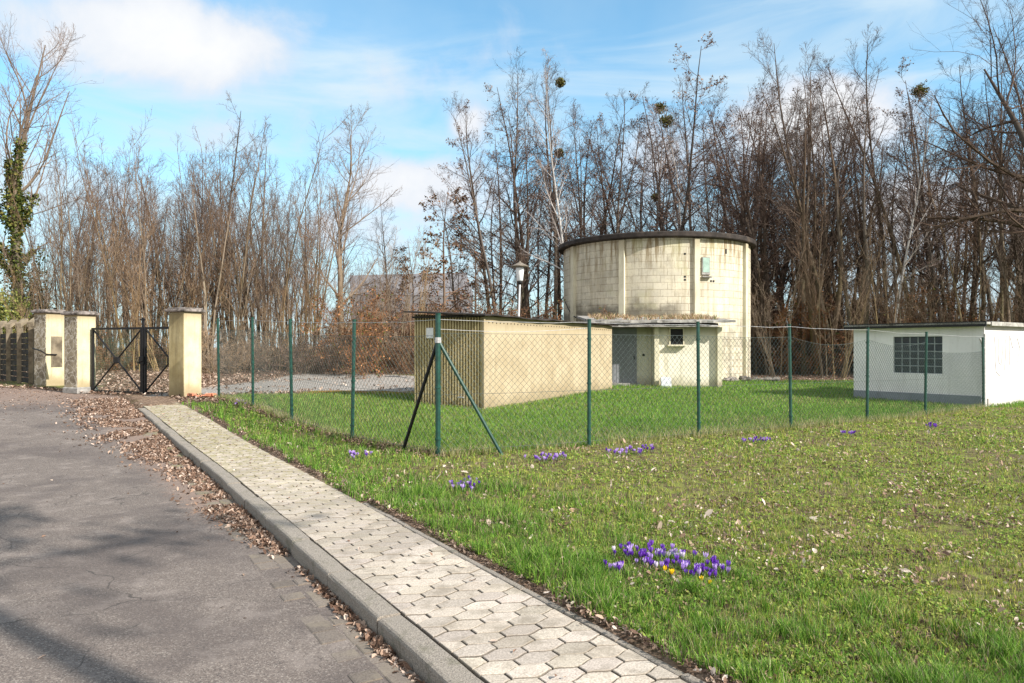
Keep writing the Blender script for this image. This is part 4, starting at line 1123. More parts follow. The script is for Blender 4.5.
K['shrub'] = [tree_mesh(240 + i, 3.4, .02, 10, spread=.55, t_first=.1, n1=8, L1=.42, a1=38, up1=.04, n2=5, n3=4, n4=0, wander=.16, wander0=.13, moss=0, thick=(.18, .12, .08), thin=(.16, .09, .06), rmin=.006, rtip=.004,
                        leaves=((.03, .07), [(.19, .10, .06), (.27, .16, .10), (.12, .065, .042), (.06, .07, .025)]), leafn=1900) for i in range(4)]
K['palebush'] = [tree_mesh(260 + i, 3.6, .02, 10, spread=.5, t_first=.1, n1=8, L1=.42, a1=34, up1=.08, n2=5, n3=4, n4=0, wander=.14, wander0=.11, moss=0, thick=(.34, .26, .17), thin=(.30, .20, .13), rmin=.005,
                        leaves=((.03, .06), [(.26, .18, .10), (.34, .26, .17)]), leafn=150) for i in range(3)]
K['cone'] = [tree_mesh(280 + i, 12.0, .13, 1, t_first=.05, n1=34, L1=.26, a1=68, up1=-.03, n2=8, n3=4, n4=0, moss=0, wander=.10, thick=(.15, .11, .08), thin=(.16, .09, .06),
                        leaves=((.06, .13), [(.14, .08, .05), (.20, .125, .08), (.10, .055, .035), (.07, .06, .03)]), leafn=3200) for i in range(2)]
K['oak'] = [tree_mesh(300 + i, 14, .34, 1, t_first=.25, n1=19, L1=.66, a1=62, up1=.03, n2=9, n3=6, n4=3, moss=.2, wander=.14, wander0=.05, thick=(.10, .085, .065), thin=(.09, .06, .05), rmin=.004, rtip=.003) for i in range(2)]
rt = random.Random(31)
def X_at(px, d): return (px - 512) / F * d
LAND = [(-20, 'left of the concrete posts'), (24, 'behind the concrete posts'), (48, 'behind the patched pillar'), (78, 'behind the middle pillar'), (112, 'behind the left gate leaf'),
        (131, 'behind the gate meeting post'), (152, 'behind the right gate leaf'), (202, 'right of the tall pillar'), (236, 'between first and second fence posts'), (272, 'between second and third fence posts'), (185, 'behind the tall pillar'), (219, 'at the first fence post'), (253, 'at the second fence post'), (292, 'at the third fence post'), (322, 'between third and fourth fence posts'),
        (352, 'at the fourth fence post'), (385, 'just left of the shed'), (425, 'behind the ribbed shed end'), (470, 'left of the park lamp'), (520, 'behind the park lamp'), (550, 'at the tower left edge'),
        (592, 'over the tower left side'), (640, 'over the tower middle'), (690, 'over the hatch of the tower'), (735, 'at the tower right edge'), (765, 'right beside the tower'), (791, 'at the fence post right of the tower'),
        (825, 'just left of the white hut'), (862, 'over the hut left corner'), (895, 'over the glass block window'), (925, 'over the window right edge'), (955, 'over the hut wall right of its window'), (984, 'over the hut corner'), (1012, 'over the sunny hut wall'), (1070, 'past the right picture edge')]
SCATTERED = []
def landmark(px): return min(LAND, key=lambda q: abs(q[0] - px))[1]
def scatter(kinds, n, pxr, dr, scr, name, label, group, cat='tree', seed=0, minsep=.6, tilt=.0, taken=[], skip=None):
    r = random.Random(seed); k = 0; tries = 0
    while k < n and tries < n * 30:
        tries += 1
        u = (k + r.random()) / n; px = pxr[0] + (pxr[1] - pxr[0]) * u; d = r.uniform(*dr); x = X_at(px, d)
        if skip and skip(x, d): continue
        if math.hypot(x - TC[0], d - TC[1]) < TR + 1.6: continue
        if any((x - a) ** 2 + (d - b) ** 2 < minsep ** 2 for a, b in taken): continue
        taken.append((x, d)); k += 1
        kk = K[kinds[r.randrange(len(kinds))]]; v = kk[r.randrange(len(kk))]; s_ = r.uniform(*scr)
        o = place_tree(v, name, x, d, r.uniform(0, 6.28), s_, label, group, cat, sz=s_ * r.uniform(.92, 1.08))
        o['label'] = label + ' ' + landmark(512 + F * x / d); SCATTERED.append((o, v[2][2] * o.scale[2] / d))
        if tilt: o.rotation_euler[0] = r.uniform(-tilt, tilt); o.rotation_euler[1] = r.uniform(-tilt, tilt)
# ---- the left thicket, from the gate to the shed
scatter(['tall', 'forked'], 18, (60, 318), (40, 50), (.50, .72), 'young_tree', 'thin young tree of the left thicket', 'young trees in the thicket behind the gate', seed=22, tilt=.05)
scatter(['pole'], 84, (40, 318), (35, 48), (.66, 1.10), 'young_tree', 'thin young tree of the left thicket', 'young trees in the thicket behind the gate', seed=1, tilt=.04)
scatter(['pole'], 12, (318, 400), (37, 48), (.42, .62), 'young_tree', 'thin young tree of the left thicket', 'young trees in the thicket behind the gate', seed=21, tilt=.06)
scatter(['sapling'], 26, (-30, 420), (33.5, 39), (.6, 1.0), 'bare_sapling', 'clump of bare tan saplings', 'saplings along the front of the thicket', seed=2, tilt=.05)
scatter(['pole', 'tall'], 18, (-40, 420), (50, 62), (.55, .72), 'bare_tree', 'farther tree of the left thicket', 'bare trees far back in the left thicket', seed=3)
scatter(['palebush', 'shrub'], 30, (-40, 430), (34, 37.5), (.5, .85), 'bramble_bush', 'tangled leafless bush on the leaf bank', 'bushes on the leaf bank beyond the gravel', 'bush', seed=4, minsep=.8)
scatter(['shrub'], 30, (350, 570), (34, 44), (.9, 1.3), 'bramble_bush', 'reddish brown leafless bush', 'bushes behind the yellow shed', 'bush', seed=5, minsep=.9)
# named trees of the left half
rt = random.Random(5)
place_tree(K['forked'][1], 'bare_tree', X_at(236, 41), 41, .8, .80, 'tallest bare tree of the thicket, many stems, right of the tall gate pillar')
place_tree(K['forked'][0], 'bare_tree', X_at(262, 43), 43, 2.2, .76, 'bare forked tree of the thicket with its crown above the neighbouring saplings')
place_tree(K['tall'][1], 'bare_tree', X_at(206, 42), 42, 4.0, .68, 'slim bare tree rising above the thicket over the tall gate pillar')
place_tree(K['pale'][0], 'bare_tree', X_at(343, 38.5), 38.5, 1.2, 1.0, 'tall bare tree with upswept limbs, alone against the sky left of the shed')
place_tree(K['cone'][0], 'brown_tree', X_at(446, 43), 43, .4, .90, 'biggest brown tree with hanging dead leaves above the shed roof')
place_tree(K['cone'][1], 'brown_tree', X_at(418, 46), 46, 2.6, .70, 'middle sized brown leafy tree left of the big one above the shed')
place_tree(K['cone'][0], 'brown_tree', X_at(474, 45), 45, 3.6, .78, 'brown leafy tree between the big one and the dark alders')
place_tree(K['cone'][1], 'brown_tree', X_at(385, 50), 50, 1.4, .62, 'small brown leafy tree against the far hall roof')
place_tree(K['tall'][2], 'bare_tree', X_at(462, 48), 48, 1.4, .70, 'bare tree with fine upright crown just behind the brown leafy tree')
place_tree(K['alder'][0], 'alder_tree', X_at(497, 45), 45, .4, .92, 'dark slim alder with cones, left of the park lamp')
place_tree(K['alder'][1], 'alder_tree', X_at(524, 46), 46, 2.4, .95, 'dark two stemmed alder with cones standing right behind the park lamp')
place_tree(K['birch'][0], 'birch_tree', X_at(571, 44), 44, .4, .98, 'tall birch with pale trunk rising left of the round tower')
place_tree(K['alder'][2], 'alder_tree', X_at(598, 46), 46, 3.4, .86, 'spreading dark alder with cones directly behind the tower')
place_tree(K['birch'][1], 'birch_tree', X_at(700, 47), 47, 1.0, .92, 'birch with white trunk behind the right half of the tower')
place_tree(K['alder'][0], 'alder_tree', X_at(660, 45), 45, 2.0, 1.14, 'tallest alder with brown cones, crown above the middle of the tower')
place_tree(K['forked'][2], 'bare_tree', X_at(822, 40), 40, 1.2, .98, 'big bare tree with several stems right of the tower')
place_tree(K['forked'][0], 'bare_tree', X_at(800, 41), 41, 0.2, .97, 'tall bare forked tree between the tower and the white hut')
place_tree(K['birch'][0], 'birch_tree', X_at(893, 39), 39, 2.6, .80, 'white stemmed birch among dark trunks above the white hut')
# ---- behind and right of the tower
scatter(['alder', 'tall', 'tall'], 28, (490, 760), (46, 60), (.95, 1.2), 'bare_tree', 'bare brown tree of the wood', 'trees in the wood behind the tower', seed=7, tilt=.03)
scatter(['tall', 'forked', 'tall', 'alder'], 36, (745, 1060), (38, 50), (.84, 1.05), 'bare_tree', 'tall tree at the wood front', 'trees at the front of the right wood', seed=8, tilt=.05)
scatter(['tall', 'tall', 'alder'], 30, (700, 1100), (52, 66), (.85, 1.1), 'bare_tree', 'tall tree deeper in the wood', 'trees deep in the right wood', seed=9, tilt=.04)
scatter(['pole', 'sapling'], 34, (740, 1080), (35, 44), (.65, 1.0), 'young_tree', 'thin young tree under tall ones', 'young trees under the right wood', seed=10, tilt=.06)
scatter(['pole'], 22, (455, 760), (43, 54), (.7, 1.05), 'young_tree', 'thin young tree between thicker trunks', 'young trees behind the tower', seed=11, tilt=.05)
scatter(['shrub'], 72, (748, 1085), (33.5, 40), (.8, 1.35), 'bramble_bush', 'dark tangled bramble bush at the wood edge', 'brambles along the right wood edge', 'bush', seed=12, minsep=.8, skip=lambda x, y: x > 13 and y < 30)
scatter(['shrub'], 40, (740, 1085), (40, 50), (1.1, 1.7), 'bramble_bush', 'brown undergrowth bush inside the wood', 'undergrowth bushes inside the right wood', 'bush', seed=13, minsep=.8)
scatter(['tall', 'forked'], 12, (1085, 1500), (20, 50), (.8, 1.0), 'bare_tree', 'bare tree of the wood', 'trees beyond the white hut', seed=14)


by = {}
for o, hgt in SCATTERED: by.setdefault(o['label'], []).append((hgt, o))
for lab, l in by.items():
    l.sort(key=lambda q: q[0])
    if len(l) == 2: l[0][1]['label'] = 'lower ' + lab; l[1][1]['label'] = 'higher ' + lab
    elif len(l) > 2: l[0][1]['label'] = 'lowest ' + lab; l[-1][1]['label'] = 'highest ' + lab
    if len(l) == 3: l[1][1]['label'] = 'middling ' + lab
# ---- the tree with ivy at the left edge
def ivy_tree():
    kind = tree_mesh(403, 19.5, .27, 1, t_first=.22, n1=20, L1=.32, a1=34, up1=.15, n2=8, n3=6, n4=2, moss=.3, wander=.08, wander0=.035, thick=(.14, .12, .09), thin=(.15, .11, .09))
    x, y = X_at(25, 41.5), 41.5
    rz_ = min((k * math.pi / 24 for k in range(48)), key=lambda a: abs(512 + F * (x + .95 * (kind[2][0][0, 12, 0] * math.cos(a) - kind[2][0][0, 12, 1] * math.sin(a))) / (y + .95 * (kind[2][0][0, 12, 0] * math.sin(a) + kind[2][0][0, 12, 1] * math.cos(a))) - 40))
    root = place_tree(kind, 'ivy_tree', x, y, rz_, 1.08, 'big bare tree wrapped in green ivy at the left edge behind the pillars')
    p0, p1 = kind[2][:2]; rg = np.random.default_rng(8); sets = []
    def along(pts, a, b, n, rad):
        k = len(pts); t = rg.uniform(a, b, n) * (k - 1); i = np.clip(t.astype(int), 0, k - 2); u = (t - i)[:, None]
        c = pts[i] * (1 - u) + pts[i + 1] * u; q = rg.normal(0, 1, (n, 3)); q[:, 2] *= .6
        w = rad * (.5 + .9 * vnoise(c[:, 2], c[:, 0], .9, 4))[:, None]
        return c + norm(q) * w * rg.uniform(.4, 1.15, (n, 1))
    P_ = [along(p0[0], .06, .66, 2900, .36), along(p0[0], .40, .50, 1000, .7)]
    lows = np.argsort(p1[:, 0, 2])[:7]
    for q in lows: P_.append(along(p1[q], 0, .55, 500, .26))
    P_ = np.concatenate(P_)
    v, f, c = leafquads(P_, None, .07, .15, [(.07, .10, .02), (.12, .14, .03), (.19, .17, .045), (.04, .06, .016)], rg)
    me = new_mesh('ivy', v, f); set_col(me, c); obj('ivy', me, M_leaf, root)
ivy_tree()
def leafy_bush(x, y, sx, sy, h, n, cols, label, seed, zc=None, size=(.05, .12)):
    rg = np.random.default_rng(seed); z = gz(x, y)
    root = empty('evergreen_bush', (x, y, z), label=label, cat='bush')
    lob = rg.normal(0, .42, (16, 3)); lob[:, 2] = rg.uniform(.12, .85, 16); lr = rg.uniform(.22, .42, 16)
    i = rg.integers(0, 16, n); q = norm(rg.normal(0, 1, (n, 3))) * (rg.uniform(.2, 1, (n, 1)) ** .5)
    P_ = lob[i] + q * lr[i][:, None]; P_[:, 2] = np.abs(P_[:, 2]); P_ = P_ * np.array([sx, sy, h])
    v, f, c = leafquads(P_, None, *size, cols, rg)
    me = new_mesh('foliage', v, f); set_col(me, c); obj('foliage', me, M_leaf, root)
    m = MB()
    for k in range(9):
        a = rg.uniform(0, 6.28); m.tube([(0, 0, -.1), (math.cos(a) * sx * .2, math.sin(a) * sy * .2, h * .4), (math.cos(a) * sx * .5, math.sin(a) * sy * .5, h * .85)], [.03, .02, .008], 5)
    me = m.mesh('stems'); set_col(me, np.full((len(me.vertices), 3), .1)); obj('stems', me, M_bark, root)
gcols = [(.16, .19, .04), (.24, .26, .07), (.08, .11, .025), (.28, .27, .10)]
leafy_bush(X_at(6, 35), 35, 2.3, 1.6, 3.7, 7000, gcols, 'light green leafy bush behind the concrete post fence', 1)
leafy_bush(X_at(34, 39), 39, 1.6, 1.3, 5.6, 5200, [(.07, .075, .02), (.12, .11, .04), (.05, .055, .02)], 'dull olive evergreen clump at the foot of the ivy tree', 2)
# mistletoe in the crowns
def mistletoe(px, py, d, r, label, seed):
    rg = np.random.default_rng(seed); n = 520
    best = None
    for o, (p0, p1, H_) in BRANCHES:
        M_ = Matrix.LocRotScale(o.location, o.rotation_euler, o.scale)
        A_ = np.array(M_); pts = np.concatenate([p1[:, 2:6].reshape(-1, 3), p0[:, 6:13].reshape(-1, 3)]) @ A_[:3, :3].T + A_[:3, 3]
        e = (512 + F * pts[:, 0] / pts[:, 1] - px) ** 2 + (HZ - F * (pts[:, 2] - CH) / pts[:, 1] - py) ** 2; i = int(np.argmin(e))
        if pts[i, 1] > 30 and (best is None or e[i] < best[0]): best = (e[i], pts[i])
    x, d, z = best[1]
    q = norm(rg.normal(0, 1, (n, 3))) * r * (rg.uniform(.1, 1.15, (n, 1)) ** .7) * np.array([1.05, 1, .9])
    v, f, c = leafquads(q, None, .05, .11, [(.12, .12, .03), (.17, .15, .04), (.08, .075, .025)], rg)
    st = norm(rg.normal(0, 1, (46, 3))); sp_, sr = grow(np.zeros((46, 3)), st, np.full(46, r * .95), np.full(46, .012), 4, .1, 0, .6, rg)
    tv, tf, tc_ = tubes([(sp_, sr, 3, lambda v, rr: np.tile([.12, .12, .04], (len(v), 1)))])
    V_, F_, C_ = join([(v, f, c), (tv, tf, tc_)])
    me = new_mesh('mistletoe', V_, F_); set_col(me, C_); o = obj('mistletoe', me, M_leaf, None, loc=(x, d, z))
    tag(o, label, 'mistletoe')
mistletoe(580, 82, 43.7, .32, 'highest small mistletoe ball, in the birch left of the tower', 1)
mistletoe(560, 151, 43.8, .36, 'mistletoe ball lower in the birch left of the tower', 2)
mistletoe(658, 104, 44.8, .40, 'upper of two mistletoe balls above the tower roof', 3)
mistletoe(664, 121, 44.8, .44, 'lower of two mistletoe balls above the tower roof', 4)
mistletoe(917, 86, 40, .42, 'mistletoe ball high in the wood above the white hut', 5)
mistletoe(654, 198, 44, .28, 'small mistletoe ball just above the tower roof rim', 6)
# ---- big trees standing outside the picture on the right, whose boughs reach in or throw shade on the road
def best_turn(kind, x, y, sc_):
    p = kind[2][1].reshape(-1, 3) * sc_; best = (-1, 0)
    for k in range(48):
        a = k * math.pi / 24; X = x + p[:, 0] * math.cos(a) - p[:, 1] * math.sin(a); Y = y + p[:, 0] * math.sin(a) + p[:, 1] * math.cos(a); Z = gz(x, y) + p[:, 2]
        px = 512 + F * X / Y; py = HZ - F * (Z - CH) / Y; n = int(((px > 950) & (px < 1040) & (py > -20) & (py < 130)).sum())
        if n > best[0]: best = (n, a)
    return best[1]
place_tree(K['oak'][1], 'overhanging_tree', 25.5, 32.5, best_turn(K['oak'][1], 25.5, 32.5, 1.3), 1.22, 'dark spreading boughs hanging in from the upper right over the hut')
hi = tree_mesh(330, 14, .20, 1, t_first=.60, n1=15, L1=.30, a1=55, up1=.04, n2=8, n3=5, n4=1, moss=.2, wander=.14, wander0=.04, thick=(.10, .085, .065), thin=(.09, .06, .05), rmin=.010,
               leaves=((.05, .10), [(.12, .08, .05), (.17, .12, .08)]), leafn=3600)
place_tree(hi, 'overhanging_tree', 6.4, -2.1, .6, 1.0, 'bare spreading tree beside the camera that shades the road')
place_tree(hi, 'overhanging_tree', 7.1, -3.9, 4.7, 1.05, 'slimmer bare tree behind the camera between two larger ones')
place_tree(hi, 'overhanging_tree', 8.1, -3.3, 3.1, 1.2, 'larger bare tree farther behind the camera that shades the road')

# ---------------------------------------------------------------- grass, weeds, leaves
def wedge(rg, n, d0, d1, x0=-650, x1=1240, p=1.0):
    """random ground positions, denser near the eye; returns x, y"""
    u = rg.uniform(0, 1, n)
    d = d0 * (d1 / d0) ** u if p == 1.0 else (d0 ** (1 - p) + u * (d1 ** (1 - p) - d0 ** (1 - p))) ** (1 / (1 - p))
    px = rg.uniform(x0, x1, n); return (px - 512) / F * d, d
def inbuild(x, y):
    rel = np.stack([x - SA[0], y - SA[1]], 1); a = rel @ SU[:2]; b = rel @ SW[:2]
    m = (a > -.02) & (a < SL) & (b > -.02) & (b < SWID)
    m |= (x > 3.9) & (x < 8.2) & (y > 29.0) & (y < 34)
    m |= np.hypot(x - TC[0], y - TC[1]) < TR
    rel = np.stack([x - HC[0], y - HC[1]], 1); a = rel @ HR; b = rel @ HL
    m |= (a > -.02) & (a < 5.2) & (b > -.02) & (b < 3.9)
    return m
def blades(name, x, y, h, w, c, rg, lean=.5, z=None):
    N = len(x); z = GL(x, y) if z is None else z
    a = rg.uniform(0, 2 * np.pi, N); dx, dy = np.cos(a), np.sin(a); b = rg.uniform(0, 2 * np.pi, N); l = h * lean * rg.uniform(.15, 1.2, N)
    lx, ly = np.cos(b) * l, np.sin(b) * l
    P_ = np.zeros((N, 5, 3))
    for i, (s_, f, hh) in enumerate(((-.5, 0, -.01), (.5, 0, -.01), (-.42, .35, .55), (.42, .35, .55), (0, 1, 1))):
        P_[:, i, 0] = x + dx * w * s_ + lx * f; P_[:, i, 1] = y + dy * w * s_ + ly * f; P_[:, i, 2] = z + (h * hh if hh > 0 else -.012)
    base = np.arange(N)[:, None] * 5
    loops = np.concatenate([base + np.array([0, 1, 3, 2, 2, 3, 4])], 1).ravel(); tot = np.tile([4, 3], N)
    me = new_mesh(name, P_.reshape(-1, 3), loops=loops, totals=tot)
    cc = np.repeat(c[:, None, :], 5, 1); set_col(me, cc.reshape(-1, 3)); return me
def pick(rg, N, cols): return np.array(cols)[rg.integers(0, len(cols), N)] * rg.uniform(.75, 1.25, (N, 1))
def grass_front():
    rg = np.random.default_rng(11)
    x, y = wedge(rg, 620000, 2.2, 22, -350, 1260, 1.25)
    # clump: pull part of them to tuft centres
    q = rg.uniform(0, 1, len(x)) < .45
    cs = .16 * np.maximum(1, y / 9); jx = np.floor(x / cs); jy = np.floor(y / cs)
    hx = vnoise(jx * 7.1, jy * 3.3, 1, 71); hy = vnoise(jx * 5.7, jy * 9.1, 1, 72)
    x = np.where(q, (jx + hx) * cs + rg.normal(0, .022, len(x)), x); y = np.where(q, (jy + hy) * cs + rg.normal(0, .022, len(x)), y)
    o, t = to_ot(x, y); la, lu, gr = zones(x, y)
    # the turf is fresh and long beside the walk, short, mossy and thin further right
    edge = np.exp(-np.clip(o - OG, 0, 9) / .75)
    strip = np.clip(1 - (o - OG) / 3.0, 0, 1)
    patch = fbm(x, y, 1.5, 61); pat2 = fbm(x, y, .45, 64)
    dens = .42 + .5 * strip + .6 * (patch - .45) + .9 * (pat2 - .48)
    dens = np.where(ss(.3, .7, patch) > rg.uniform(0, 1, len(x)), dens + .15, dens)
    keep = (la > .4) & (o > OG + .02 - .05 * vnoise(t, t * 0, .3, 3)) & ~inbuild(x, y) & (rg.uniform(0, 1, len(x)) < np.clip(dens * 1.15, .04, 1))
    keep &= ~((o < OG + .12) & (pat2 < .5)); keep &= ~((t < 7.4) & (o < OG + .075))
    x, y, strip, patch, pat2, o = [v[keep] for v in (x, y, strip, patch, pat2, o)]
    N = len(x); tuft = np.clip((fbm(x, y, .33, 81) - .50) * 5, 0, 1)
    lush = np.clip(strip * 1.1 + (patch - .55) * .8, 0, 1)
    h = (.016 + .026 * rg.uniform(0, 1, N)) + lush * .035 * rg.uniform(.2, 1, N) + tuft * lush * .085 * rg.uniform(.3, 1, N) + tuft * .015
    h *= 1 + .02 * y; w = (.0026 + .0022 * rg.uniform(0, 1, N)) * np.maximum(1, y / 5.5)
    olive = pick(rg, N, [(.38, .42, .06), (.46, .46, .09), (.28, .37, .045), (.50, .45, .15), (.14, .20, .025)])
    fresh = pick(rg, N, [(.14, .30, .03), (.20, .37, .05), (.05, .13, .015), (.27, .40, .07), (.09, .22, .022)])
    dry = pick(rg, N, [(.36, .29, .16), (.28, .21, .12), (.42, .36, .24)])
    k = np.clip(lush * .9 + tuft * .35 + .25 * (pat2 - .5) + .12, 0, 1)[:, None]
    c = np.where(rg.uniform(0, 1, (N, 1)) < k, fresh, olive)
    c = np.where(rg.uniform(0, 1, (N, 1)) < (.20 - .10 * lush[:, None]), dry, c)
    c = c * np.where(rg.uniform(0, 1, (N, 1)) < .22, .5, 1.08)
    me = blades('grass', x, y, h, w, c, rg, .75)
    tag(obj('grass', me, M_grass), 'short spring grass growing on the verge beside the walkway', 'grass', kind='stuff')
    return N
def grass_yard():
    rg = np.random.default_rng(12)
    x, y = wedge(rg, 330000, 9.5, 34, 130, 1100, 1.15)
    la, lu, gr = zones(x, y); patch = fbm(x, y, 2.0, 91); fine = fbm(x, y, .5, 93)
    keep = (lu > .5) & ~inbuild(x, y) & (gr < .4)
    x, y, patch, fine = [v[keep] for v in (x, y, patch, fine)]; N = len(x)
    h = (.05 + .05 * rg.uniform(0, 1, N)) * (.6 + .9 * fine) * 1.15; w = (.004 + .003 * rg.uniform(0, 1, N)) * np.maximum(1, y / 10)
    # longer along the fence foot
    c = pick(rg, N, [(.13, .28, .03), (.18, .35, .045), (.07, .175, .02), (.23, .38, .06)])
    ol = pick(rg, N, [(.22, .26, .06), (.28, .30, .09)])
    left = np.clip((1.5 - x) / 5, 0, 1) * .35
    c = np.where(rg.uniform(0, 1, (N, 1)) < (.07 + .25 * np.clip((fbm(x, y, 3.5, 95) - .5) * 4, 0, 1))[:, None], pick(rg, N, [(.44, .38, .20), (.30, .24, .12)]), c)
    c = np.where(rg.uniform(0, 1, (N, 1)) < (.10 + left + .5 * np.clip(patch - .5, 0, 1))[:, None], ol, c)
    c = c * np.where(rg.uniform(0, 1, (N, 1)) < .2, .55, 1.12)
    me = blades('yard_grass', x, y, h, w, c, rg, .8)
    tag(obj('yard_grass', me, M_grass), 'lush green grass growing inside the fenced yard', 'grass', kind='stuff')
def weeds():
    """small round clover and weed leaves close to the soil on the mown side"""
    rg = np.random.default_rng(13); x, y = wedge(rg, 330000, 2.4, 20, 150, 1240, 1.3)
    o, t = to_ot(x, y); la, lu, gr = zones(x, y); pat = fbm(x, y, .8, 101); p2 = fbm(x, y, .22, 104)
    keep = (la > .5) & (o > OG + .12) & ~inbuild(x, y) & (rg.uniform(0, 1, len(x)) < np.clip((pat - .36) * 2.2 + (p2 - .5) * 1.6, 0, 1))
    x, y = x[keep], y[keep]; N = len(x); z = GL(x, y) + rg.uniform(.004, .03, N); s_ = rg.uniform(.004, .010, N) * np.maximum(1, y / 6.5)
    a = rg.uniform(0, 6.28, N); tx, ty = rg.normal(0, .45, N), rg.normal(0, .45, N); V = np.zeros((N, 5, 3))
    for i in range(5):
        an = a + i * 2 * np.pi / 5; r = s_ * (1 if i else 1.2); V[:, i, 0] = x + np.cos(an) * r; V[:, i, 1] = y + np.sin(an) * r; V[:, i, 2] = z + (np.cos(an) * tx + np.sin(an) * ty) * r
    c = pick(rg, N, [(.21, .34, .045), (.29, .39, .06), (.12, .22, .028), (.38, .39, .11)])
    me = new_mesh('clover', V.reshape(-1, 3), np.arange(N * 5).reshape(N, 5)); set_col(me, np.repeat(c, 5, 0))
    tag(obj('clover', me, M_grass), 'small clover and weed leaves between the short grass', 'weeds', kind='stuff')
def leafmesh(x, y, z, s_, c, rg, tiltsd=.5):
    """curled dead leaves: two folded halves each"""
    N = len(x); a = rg.uniform(0, 6.28, N); el = rg.uniform(.5, .75, N); cu = rg.uniform(-.1, .55, N)
    loc = np.array([(-1, 0, 0), (-.35, .75, 1), (.45, .6, 1), (1, 0, .3), (.45, -.6, 1), (-.35, -.75, 1)])
    L = np.zeros((N, 6, 3))
    L[:, :, 0] = loc[:, 0] * s_[:, None]; L[:, :, 1] = loc[:, 1] * s_[:, None] * el[:, None]; L[:, :, 2] = loc[:, 2] * s_[:, None] * cu[:, None] * rg.uniform(.4, 1.3, (N, 6))
    t1, t2 = rg.normal(0, tiltsd, N), rg.normal(0, tiltsd, N)
    c1, s1 = np.cos(t1)[:, None], np.sin(t1)[:, None]; Y = L[:, :, 1] * c1 - L[:, :, 2] * s1; Z = L[:, :, 1] * s1 + L[:, :, 2] * c1
    c2, s2 = np.cos(t2)[:, None], np.sin(t2)[:, None]; X = L[:, :, 0] * c2 + Z * s2; Z = -L[:, :, 0] * s2 + Z * c2
    ca, sa = np.cos(a)[:, None], np.sin(a)[:, None]
    V = np.stack([x[:, None] + X * ca - Y * sa, y[:, None] + X * sa + Y * ca, z[:, None] + Z - Z.min(1, keepdims=True) * .8 + .002], -1)
    b = np.arange(N)[:, None] * 6; Fc = np.concatenate([b + np.array([0, 3, 2, 1]), b + np.array([0, 5, 4, 3])], 1).reshape(-1, 4)
    return V.reshape(-1, 3), Fc, np.repeat(c, 6, 0)
LC = [(.32, .22, .16), (.22, .14, .10), (.42, .31, .24), (.14, .085, .06), (.50, .40, .33), (.27, .175, .125), (.11, .07, .05)]
PALE = [(.50, .40, .32), (.62, .53, .45), (.40, .29, .22), (.28, .18, .13), (.20, .125, .09), (.34, .24, .17)]
